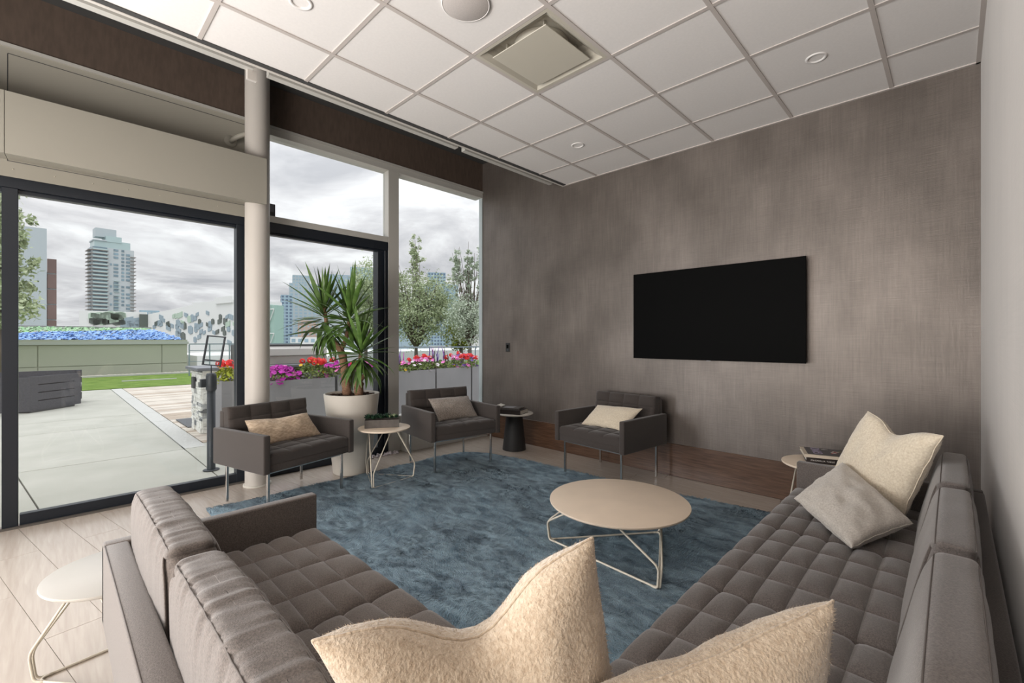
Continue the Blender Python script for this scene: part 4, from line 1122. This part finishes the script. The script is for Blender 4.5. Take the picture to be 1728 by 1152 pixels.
def flower_clump(name, label, loc, sx, sy, h_, foli, blossoms, seed, leafN=420, group='flowering plants in the terrace planters'):
    r = random.Random(seed)
    t = thing(name, label, 'flowers', loc, 0, group)
    vs, fs = [], []
    for k in range(leafN):
        a = r.uniform(0, 2 * pi); q = sqrt(r.random()); x, y = sx * q * cos(a), sy * q * sin(a)
        z = h_ * (1 - 0.5 * q * q) * r.random() ** 0.6 - 0.04
        d = Vector((r.gauss(0, 1), r.gauss(0, 1), r.gauss(0, .7))).normalized(); u = d.orthogonal().normalized(); s_ = r.uniform(0.012, 0.026)
        p = Vector((x, y, z)); i0 = len(vs); vs += [p - d * s_ * 1.3, p + u * s_ * .7, p + d * s_ * 1.3, p - u * s_ * .7]; fs.append((i0, i0 + 1, i0 + 2, i0 + 3))
    me = bpy.data.meshes.new('foliage'); me.from_pydata(vs, [], fs)
    stuff(link('foliage', me, foli, t))
    for kind, n in blossoms:
        for k in range(n):
            a = r.uniform(0, 2 * pi); q = sqrt(r.random()); x, y = sx * q * cos(a), sy * q * sin(a)
            z = h_ * (1 - 0.45 * q * q) * r.uniform(.72, 1.05) + (0.05 if kind == 'red' else 0) - (r.uniform(0, .16) if q > .75 and kind != 'red' else 0)
            o = link('blossom', BM_[kind], None, t, (x, y, z))
            o.rotation_euler = (r.uniform(-.2, 1.0), r.uniform(.1, 1.0), r.uniform(-.6, .6)); s_ = r.uniform(.75, 1.15); o.scale = (s_, s_, s_)
    return t
px0 = -6.66
plan = [(1.53, 1.93, 0.75), (1.98, 3.02, 0.72), (3.05, 4.86, 0.75), (4.88, 5.70, 0.76), (5.72, 7.4, 0.76)]
plab = ['tall narrow grey planter box next to the stone counter', 'grey planter box behind the petunias at the column', 'long grey planter box behind the potted yucca', 'grey planter box seen through the fixed window', 'farthest grey planter box of the terrace row']
for k, (y0, y1, h_) in enumerate(plan):
    t = thing('planter_box', plab[k], 'planter', (px0, (y0 + y1) / 2, 0), 0, 'grey terrace planter boxes')
    L_ = (y1 - y0) / 2 - 0.008
    bm = bmesh.new()
    for a, b in (((-0.03, -L_, 0), (0.0, L_, h_)), ((-0.50, -L_, 0), (-0.47, L_, h_)), ((-0.47, -L_, 0), (-0.03, -L_ + 0.03, h_)), ((-0.47, L_ - 0.03, 0), (-0.03, L_, h_))): add_box(bm, a, b)
    bm_obj('box_wall', bm, M['planter'], t)
    box('soil', (-0.47, -L_ + 0.03, h_ - 0.10), (-0.03, L_ - 0.03, h_ - 0.04), M['soil'], t)
fl = [
    ('geranium_plant', 'red geraniums and chartreuse leaves in the narrow planter by the counter', (1.70, 0.75), 0.20, 0.20, 0.24, 'chartreuse', [('red', 9), ('yellow', 6)]),
    ('petunia_plant', 'mass of magenta petunias immediately right of the column', (2.26, 0.72), 0.24, 0.30, 0.20, 'foliage', [('magenta', 120), ('pink', 12)]),
    ('geranium_plant', 'coral red geraniums behind the magenta petunias', (2.74, 0.74), 0.22, 0.24, 0.26, 'foliage', [('red', 9), ('yellow', 10)]),
    ('petunia_plant', 'magenta and pink petunias partly behind the yucca leaves', (3.16, 0.75), 0.22, 0.30, 0.18, 'foliage', [('magenta', 26), ('pink', 14), ('red', 4)]),
    ('petunia_plant', 'pink petunias behind the yucca canes', (3.62, 0.75), 0.22, 0.28, 0.18, 'foliage', [('magenta', 12), ('pink', 18), ('yellow', 5)]),
    ('bedding_plant', 'loose green bedding plants with few orange flowers left in the fixed window', (4.22, 0.75), 0.22, 0.34, 0.17, 'foliage', [('yellow', 4), ('pink', 5)]),
    ('petunia_plant', 'pink petunias with red geraniums in the middle of the fixed window', (4.72, 0.76), 0.22, 0.30, 0.20, 'foliage', [('pink', 26), ('white', 14), ('red', 9)]),
    ('bedding_plant', 'grey-green bedding plant beneath the purple spikes', (5.14, 0.76), 0.20, 0.24, 0.18, 'foliage', [('pink', 4)]),
    ('petunia_plant', 'purple and pink petunias with red geraniums at the right edge of the fixed window', (5.62, 0.76), 0.24, 0.36, 0.24, 'foliage', [('purple', 22), ('pink', 20), ('red', 16), ('white', 8), ('yellow', 3)]),
]
for k, (nm, lb, (y, z), sx, sy, h_, fo, bl) in enumerate(fl):
    flower_clump(nm, lb, (px0 - 0.20, y, z), sx, sy, h_, M[fo], bl, 50 + k)
# salvia spikes
def spikes(label, y, n, seed):
    r = random.Random(seed)
    t = thing('salvia_plant', label, 'flowers', (px0 - 0.30, y, 0.74), 0, 'flowering plants in the terrace planters')
    for k in range(n):
        x0, y0 = r.uniform(-.1, .1), r.uniform(-.22, .22); h_ = r.uniform(.28, .45)
        P = [(x0, y0, -0.04), (x0 + r.uniform(-.02, .02), y0 + r.uniform(-.03, .03), h_ * .6), (x0 + r.uniform(-.03, .03), y0 + r.uniform(-.05, .05), h_)]
        tube('flower_spike', P, 0, r.choice((M['purple'], M['magenta'], M['treebark'])) if k % 3 else M['purple'], t, 5, radii=[0.003, 0.011, 0.004])
spikes('thin purple salvia spikes between the pink and red flowers', 5.12, 16, 5)
spikes('sparse purple salvia spikes at the left of the fixed window', 4.15, 12, 6)

# ---- guard rails
def railing(label, p0, p1, h_, n, glass, z0=0):
    p0, p1 = Vector(p0), Vector(p1); d = p1 - p0; rz = math.atan2(d.y, d.x); L_ = d.length
    t = thing('guard_rail', label, 'railing', p0, rz)
    for k in range(n + 1): box('post', (L_ * k / n - 0.02, -0.02, z0), (L_ * k / n + 0.02, 0.02, h_), M['rail'], t)
    box('top_rail', (0, -0.025, h_), (L_, 0.025, h_ + 0.04), M['rail'], t)
    if glass:
        for k in range(n): box('glass_panel', (L_ * k / n + 0.05, -0.005, 0.1), (L_ * (k + 1) / n - 0.05, 0.005, h_ - 0.03), PANE2, t)
    else:
        for z in (h_ * 0.45, h_ * 0.8): box('mid_rail', (0, -0.012, z), (L_, 0.012, z + 0.02), M['rail'], t)
railing('dark metal guard rail at the corner of the sage building', (-19.2, 3.45, 0), (-18.2, 6.9, 0), 1.10, 6, False)
railing('glass guard rail beyond the planters', (-14.2, 4.7, 0), (-9.6, 12.2, 0), 1.02, 6, True)
rt = box('road_deck_wall', (-30, 4.6, -6), (-24, 40, 0.55), M['library']); tag(rt, 'pale low wall below the library across the street', 'wall')
struct(box('terrain', (-1500, -800, -6.5), (-22, 1500, -6), M['ground']))
struct(box('terrace_slab', (-22, 7.6, -6), (-4, 30, -0.3), M['ground']))

# ================================================================== TREES
def tree(name, label, loc, trunk_h, crown, leafN, lsize, m, seed, stems=7, lean=0.0, bark=M['treebark'], group=None):
    """crown: list of ellipsoids (x,y,z,rx,ry,rz)"""
    r = random.Random(seed)
    t = thing(name, label, 'tree', loc, 0, group)
    bm = bmesh.new()
    top = max(c[2] + c[5] for c in crown)
    add_tube(bm, [(0, 0, -0.3), (0.03, 0, trunk_h * 0.5), (0, 0.02, trunk_h)], 0.09, 8, radii=[0.11, 0.09, 0.07])
    ends = []
    for c in crown:
        for s_ in range(stems):
            a = r.uniform(0, 2 * pi); q = sqrt(r.random()) * .8
            e = Vector((c[0] + c[3] * q * cos(a), c[1] + c[4] * q * sin(a), c[2] + c[5] * r.uniform(-.2, .9)))
            mid = Vector((e.x * .45, e.y * .45, trunk_h + (e.z - trunk_h) * .45)) + Vector((r.uniform(-.1, .1),) * 3)
            add_tube(bm, [(0, 0, trunk_h * 0.85), mid, e], 0.02, 5, radii=[0.045, 0.022, 0.006])
    bm_obj('trunk', bm, bark, t, smooth=True)
    vs, fs = [], []
    wts = [(c[3] * c[4] * c[5]) ** 0.6 for c in crown]
    clus = []
    for k in range(max(20, leafN // 38)):
        c = r.choices(crown, wts)[0]
        d = Vector((r.gauss(0, 1), r.gauss(0, 1), r.gauss(0, 1))).normalized() * r.uniform(.25, 1) 
        clus.append((Vector((c[0] + d.x * c[3], c[1] + d.y * c[4], c[2] + d.z * c[5])), min(c[3], c[5]) * r.uniform(.13, .28)))
    for k in range(leafN):
        c, q = r.choice(clus)
        p = c + Vector((r.gauss(0, 1), r.gauss(0, 1), r.gauss(0, 1.1))) * q * .55
        d = Vector((r.gauss(0, 1), r.gauss(0, 1), r.gauss(-.4, .7))).normalized(); u = d.orthogonal().normalized()
        u.rotate(Matrix.Rotation(r.uniform(0, 6), 3, d)); s_ = lsize * r.uniform(.7, 1.2)
        i0 = len(vs); vs += [p - d * s_, p + u * s_ * .5, p + d * s_, p - u * s_ * .5]; fs.append((i0, i0 + 1, i0 + 2, i0 + 3))
    me = bpy.data.meshes.new('foliage'); me.from_pydata(vs, [], fs)
    stuff(link('foliage', me, m, t))
    return t
tree('broadleaf_tree', 'leafy green tree at the left behind the dark door stile', (-19.6, -0.95, 0.0), 1.7, [(0, 0, 4.2, 0.70, 0.70, 2.0), (0.1, 0.0, 2.7, 0.85, 0.85, 1.3)], 9000, 0.075, M['treeleaf'], 3, stems=9)
tree('poplar_tree', 'tall grey-green tree at the left of the fixed window', (-18.6, 12.4, 0.0), 1.0, [(0, 0, 2.7, 1.35, 1.3, 2.0), (0.0, 0.0, 5.1, 0.38, 0.38, 1.5), (-0.8, -.8, 3.2, 0.9, 0.9, 2.2), (0.7, 0.8, 2.9, 1.1, 1.1, 1.7)], 24000, 0.055, M['treeleaf'], 4, stems=10)
tree('poplar_tree', 'airy tall tree at the right of the fixed window', (-15.9, 13.5, 0.0), 1.3, [(-0.35, -0.45, 4.3, 0.32, 0.32, 1.4), (-0.1, 0.1, 4.4, 0.30, 0.3, 1.6), (0.4, 0.5, 4.4, 0.35, 0.40, 1.4), (0, 0, 2.2, 1.15, 1.1, 1.2)], 16000, 0.055, M['treeleaf2'], 5, stems=9)
tree('poplar_tree', 'grey-green tree seen through the glass door behind the yucca', (-22.6, 11.9, 0.0), 1.4, [(0, 0, 3.6, 1.15, 1.1, 2.2), (0.2, .5, 2.4, 1.3, 1.2, 1.4)], 10000, 0.065, M['treeleaf'], 6, stems=9)
tree('small_tree', 'small yellow-green tree low between the two window trees', (-17.6, 14.4, 0.0), 0.8, [(0, 0, 1.5, 1.0, 0.9, 0.8)], 3000, 0.06, M['chartreuse'], 9, stems=6)

# ================================================================== CITY
def tower_block(name, label, x0, y0, w, d, z1, floors, m_core, m_win, rz=0.0, cols=6, z0=-6, win_h=0.55, group=None, cap=None, win_w=0.6):
    """front faces +x local and -y side; local box 0..-d in x, 0..w in y"""
    t = thing(name, label, 'building', (x0, y0, z0), rz, group)
    H = z1 - z0
    box('tower_body', (-d, 0, 0), (0, w, H), m_core, t)
    fh = H / floors; bm = bmesh.new()
    for f in range(floors):
        for c in range(cols):
            a = w * (c + 0.5 - win_w / 2) / cols; b = w * (c + 0.5 + win_w / 2) / cols
            add_box(bm, (-0.1, a, f * fh + fh * .2), (0.12, b, f * fh + fh * (.2 + win_h)))
        nc = max(2, int(cols * d / w))
        for c in range(nc):
            a = -d * (c + 0.2) / nc; b = -d * (c + 0.8) / nc
            add_box(bm, (b, -0.12, f * fh + fh * .2), (a, 0.1, f * fh + fh * (.2 + win_h)))
    stuff(bm_obj('windows', bm, m_win, t))
    if cap: box('roof_plant', (-d * .8, w * .2, H), (-d * .2, w * .75, H + cap), m_core, t)
    return t
# main residential tower
tw = thing('residential_tower', 'tall pale residential tower with stacked balconies beyond the library', 'building', (-294, 13.6, -6), radians(96))
H = 51.8; K = 0.745
# local x along the face, y = depth away
def kb(name, a, b, m): return box(name, (a[0] * K, a[1] * K, a[2]), (b[0] * K, b[1] * K, b[2]), m, tw)
kb('core', (1.2, 0.6, 0), (22.4, 16, H), M['tower_core'])
kb('crown_level', (2.4, 1.0, H), (20.5, 14, H + 3.6), M['tower_lite'])
kb('crown_level', (8.0, 0.6, H + 3), (16, 13, H + 5.8), M['tower_lite'])
kb('roof_plant', (3.2, 2.5, H + 5.2), (13.6, 11, H + 9.4), M['paletower'])
kb('roof_cap', (1.8, 0.2, H + 3.0), (8.4, 14, H + 3.5), M['paletower'])
nf = 29; fh = H / nf
for (xa, xb, ya, yb, nm) in ((1.0, 9.0, -1.2, 1.0, 'a'), (20.4, 23.2, -0.9, 4, 'b'), (-0.4, 1.5, 0.3, 12, 'c')):
    for f in range(nf):
        if nm == 'b' and f > 27: continue
        kb('balcony', (xa, ya, f * fh), (xb, yb, f * fh + 0.30), M['tower_brown'])
bm = bmesh.new(); bg_ = bmesh.new()
r = random.Random(6)
def ab(bm_, a, b): add_box(bm_, (a[0] * K, a[1] * K, a[2]), (b[0] * K, b[1] * K, b[2]))
for f in range(nf):
    z = f * fh
    ab(bm, (1.6, 0.1, z + 0.35), (8.6, 0.7, z + fh)); ab(bg_, (1.4, -1.15, z + 0.30), (8.8, -1.05, z + 0.95))
    ab(bm, (1.0, 3, z + 0.5), (1.25, 9, z + fh * .9))
    for xa, xb in ((10.0, 11.0), (11.8, 14.2), (15.8, 17.2), (18.2, 20.2)):
        if r.random() < (0.35 if xa < 11 else 0.85): ab(bm, (xa, 0.35, z + 0.5), (xb, 0.7, z + fh * 0.85))
    if 1 < f < 21: ab(bg_, (11.9, -0.3, z), (14.8, 0.5, z + 0.3))
stuff(bm_obj('windows', bm, M['tower_glass'], tw)); stuff(bm_obj('balcony_glass', bg_, M['tower_lite'], tw))
# left slab block
lb = thing('slab_block', 'pale slab tower with a rust-brown stair strip behind the left tree', 'building', (-132.4, -9.5, -6), math.atan2(3.13, 3.21) * 0 + 0)
box('body', (0, 0, 0), (6, 9.2, 28.6), M['bluetower'], lb)
box('end_wall', (0, 5.4, 0), (6.5, 9.25, 28.7), M['paletower'], lb)
for k in range(6):
    box('stair_panel', (1.5, 9.3, 8.2 + k * 3.0 - 3), (6.3, 10.6, 8.2 + k * 3.0 - 0.25), M['redbrown'], lb)
box('stair_core', (1.6, 9.2, 0), (6.0, 10.5, 20.4), M['paletower'], lb)
# library
PLY = [(-96.8, 3.3), (-95.8, 11.4), (-81.9, 15.1), (-68.0, 17.5), (-60, 19.5)]
TOPS = [(5.75, 5.75), (5.35, 6.45), (6.75, 6.55), (6.3, 5.5)]
lib = thing('library_building', 'white building with scattered faceted glass panels across its long facade', 'building', (-80, 10, -6))
def lw_(x, y, z): return Vector((x + 80, y - 10, z + 6))
for k in range(4):
    (xa, ya), (xb, yb) = PLY[k], PLY[k + 1]; za, zb = TOPS[k]
    bm = bmesh.new(); d = Vector((xb - xa, yb - ya, 0)).normalized(); n_ = Vector((d.y, -d.x, 0)); n_ = n_ if n_.x > 0 else -n_
    back = -n_ * (6 if k < 3 else 1.2)
    q = [lw_(xa, ya, -6), lw_(xb, yb, -6), lw_(xb, yb, zb), lw_(xa, ya, za)]
    A = [bm.verts.new(p) for p in q]; B = [bm.verts.new(p + back) for p in q]
    bm.faces.new(A); bm.faces.new(B[::-1])
    for i in range(4): bm.faces.new((A[i], B[i], B[(i + 1) % 4], A[(i + 1) % 4]))
    bmesh.ops.recalc_face_normals(bm, faces=bm.faces)
    bm_obj('facade_wall', bm, M['library'] if k < 3 else M['mint'], lib)
PANELS = [(1, 0.344, 4.73, 1), (1, 0.39, 4.3, 1), (1, 0.344, 3.58, 1), (1, 0.236, 3.79, 0), (1, 0.187, 3.31, 1), (1, 0.309, 3.89, 1), (1, 0.488, 3.73, 0), (1, 0.529, 3.48, 0), (1, 0.504, 3.07, 1), (1, 0.582, 3.35, 1), (1, 0.692, 3.21, 1), (1, 0.716, 3.79, 1), (1, 0.628, 4.88, 2), (1, 0.684, 4.86, 2), (1, 0.756, 4.95, 2), (1, 0.811, 3.77, 2), (1, 0.842, 3.36, 0), (1, 0.795, 3.31, 1), (1, 0.724, 2.51, 1), (1, 0.756, 2.04, 1), (1, 0.7, 2.16, 1), (1, 0.819, 1.74, 0), (1, 0.973, 2.7, 1), (1, 0.881, 4.92, 1), (1, 0.95, 4.3, 2), (2, 0.013, 4.45, 1), (2, 0.088, 4.43, 1), (2, 0.131, 4.91, 1), (2, 0.189, 3.83, 0), (2, 0.097, 3.3, 1), (2, 0.156, 3.17, 1), (2, 0.225, 3.32, 1), (2, 0.097, 2.74, 1), (2, 0.376, 3.34, 0), (2, 0.436, 3.38, 1), (2, 0.495, 3.79, 0), (2, 0.427, 2.74, 1), (2, 0.66, 4.37, 0), (2, 0.644, 3.73, 0), (2, 0.764, 3.71, 0), (2, 0.819, 3.28, 2), (2, 0.834, 2.66, 1), (2, 0.717, 2.68, 0), (2, 0.748, 2.16, 0), (2, 0.803, 4.31, 1), (2, 0.883, 4.23, 1), (2, 0.225, 2.33, 1), (2, 0.297, 2.21, 1), (2, 0.521, 2.19, 1), (2, 0.595, 2.28, 0), (2, 0.079, 1.22, 1), (2, 0.18, 1.61, 1), (2, 0.85, 0.72, 1), (2, 0.948, 3.25, 2), (2, 0.933, 2.14, 1), (2, 0.376, 5.02, 1), (0, 0.2, 4.15, 0), (0, 0.229, 4.11, 0), (0, 0.248, 4.0, 0), (0, 0.276, 3.92, 0), (0, 0.307, 4.21, 0), (0, 0.326, 4.13, 2), (0, 0.355, 4.07, 0), (0, 0.376, 4.07, 0), (0, 0.405, 4.49, 2), (0, 0.432, 4.1, 2), (0, 0.461, 3.99, 0), (0, 0.488, 4.27, 2), (0, 0.515, 4.47, 0), (0, 0.534, 3.98, 0), (0, 0.565, 4.37, 0), (0, 0.589, 4.34, 0), (0, 0.618, 4.03, 0), (0, 0.207, 4.82, 2), (0, 0.232, 4.93, 2), (0, 0.249, 4.83, 2), (0, 0.283, 4.81, 2), (0, 0.304, 4.92, 2), (0, 0.326, 4.86, 2), (0, 0.356, 5.18, 2), (0, 0.376, 4.86, 2), (0, 0.412, 5.31, 2), (0, 0.436, 5.13, 2), (0, 0.455, 5.2, 2), (0, 0.488, 4.88, 2), (0, 0.506, 5.03, 2), (0, 0.533, 4.98, 2), (0, 0.562, 4.89, 2), (0, 0.595, 5.12, 2), (0, 0.622, 5.24, 2), (0, 0.671, 3.6, 1), (0, 0.743, 3.81, 1), (0, 0.797, 3.43, 1), (0, 0.834, 4.41, 1), (0, 0.88, 3.93, 1), (0, 0.707, 4.38, 1)]
r = random.Random(9)
pm = {}
def panel_mesh(kind, shape, h_):
    key = (kind, shape)
    if key in pm: return pm[key]
    w_ = 0.52; s_ = {0: [(-w_, -h_), (w_ * .2, -h_ * 1.35), (w_, -h_ * .8), (w_, h_), (0, h_ * 1.3), (-w_ * .9, h_ * .7)],
                    1: [(-w_, -h_), (w_, -h_ * .4), (w_, h_ * 1.2), (-w_, h_ * .6)],
                    2: [(-w_, -h_ * .4), (w_, -h_), (w_, h_ * .6), (-w_, h_ * 1.2)]}[shape]
    bm = bmesh.new()
    A = [bm.verts.new((x, 0.12, z)) for x, z in s_]; B = [bm.verts.new((x, -0.1, z)) for x, z in s_]
    bm.faces.new(A); bm.faces.new(B[::-1])
    for i in range(len(A)): bm.faces.new((A[i - 1], A[i], B[i], B[i - 1]))
    bmesh.ops.recalc_face_normals(bm, faces=bm.faces)
    me = bpy.data.meshes.new('glass_facet'); bm.to_mesh(me); bm.free(); me.materials.append((M['lib_dark'], M['lib_blue'], M['lib_green'])[kind])
    pm[key] = me
    return me
for (sg_, u, z, kind) in PANELS:
    (xa, ya), (xb, yb) = PLY[sg_], PLY[sg_ + 1]
    d = Vector((xb - xa, yb - ya, 0)).normalized(); n_ = Vector((d.y, -d.x, 0)); n_ = n_ if n_.x > 0 else -n_
    o = link('glass_facet', panel_mesh(kind, r.randrange(3), 0.40 if sg_ else 0.26), None, lib, lw_(xa + (xb - xa) * u, ya + (yb - ya) * u, z))
    o.rotation_euler = (0, 0, math.atan2(d.y, d.x) + (pi if (Matrix.Rotation(math.atan2(d.y, d.x), 3, 'Z') @ Vector((0, 1, 0))).dot(n_) < 0 else 0))
    s_ = r.uniform(.8, 1.25) * (0.9 if sg_ > 1 else 1.05); o.scale = (s_, 1, s_)
o = box('slot_window', (-0.3, -0.55, -1.1), (0.1, 0.55, 0.98), M['lib_dark'], lib, loc=lw_(-95.5, 10.95, 4.40))
box('roof_box', (0, 0, 0), (5, 5, 0.9), M['library'], lib, loc=lw_(-74, 16.2, 6.2), rot=(0, 0, 0.17))
# lattice over the mint glass end
bm = bmesh.new()
for k in range(9):
    for j in range(5):
        u = k / 9; x, y = -68 + 8 * u, 17.5 + 2 * u; z = -1 + j * 1.5
        p = lw_(x + 0.1, y - 0.1, z); q = lw_(x + 0.1 + .9, y - 0.1 + .22, z + (1.5 if (k + j) % 2 else -0.0) ); add_tube(bm, [p, q], 0.06, 4)
        add_tube(bm, [p, p + Vector((0, 0, 1.5 if (k + j) % 2 else 0.8))], 0.06, 4)
stuff(bm_obj('lattice', bm, M['library'], lib))
# skyline in the middle bay and the fixed window
tower_block('glass_tower', 'narrow blue glass tower left of the yucca leaves', -447, 150.7, 9.9, 14, 42.6, 16, M['bluetower'], M['bluedark'], -0.30, 3)
tower_block('glass_tower', 'pale stepped glass tower behind the left yucca head', -483, 170.9, 34, 16, 58.6, 20, M['paletower'], M['bluetower'], -0.32, 8)
tower_block('glass_tower', 'taller pale tower rising from the stepped glass tower behind the yucca', -512, 184.5, 17.3, 10, 71.0, 24, M['paletower'], M['bluetower'], -0.32, 6)
tower_block('glass_tower', 'blue curtain-wall tower behind the middle of the yucca', -519, 220.4, 37.5, 16, 76.3, 24, M['bluetower'], M['paletower'], -0.38, 10)
tower_block('glass_tower', 'tallest blue tower behind the right yucca head', -536, 262, 38, 12, 91.0, 26, M['bluetower'], M['tower_lite'], -0.42, 16, win_w=.75)
tower_block('masonry_block', 'peach masonry block with small windows behind the yucca leaves', -394, 146.4, 28.4, 20, 17.2, 7, M['peach'], M['bluetower'], -0.34, 9, win_h=.4, win_w=.4)
tower_block('low_block', 'cream low building below the peach block', -315, 112.0, 19.7, 20, 2.6, 2, M['library'], M['bluetower'], -0.34, 5)
tower_block('glass_tower', 'blue glass tower between the trees in the fixed window', -416, 292.9, 19.7, 16, 75.3, 22, M['bluetower'], M['bluedark'], -0.6, 6)
tower_block('glass_tower', 'broad pale blue tower behind the left tree of the fixed window', -443, 294.0, 50, 16, 65.0, 20, M['bluetower'], M['tower_lite'], -0.6, 12)
tower_block('distant_block', 'small distant glass block just right of the balcony tower', -670, 72.8, 18.4, 20, 34.7, 5, M['bluetower'], M['paletower'], -0.1, 5)
bw = thing('panelled_blue_hall', 'light blue panelled hall wall behind the trees in the fixed window', 'building', (-36, 20.5, -6), 0.65)
box('hall_body', (-6, 0, 0), (-0.05, 14, 9.9), M['paletower'], bw)
for k in range(6):
    for j in range(3): box('wall_panel', (-0.05, k * 2.33 + 0.03, j * 2.6 + 2.2), (0.0, k * 2.33 + 2.30, j * 2.6 + 4.75), M['bluetower'], bw)
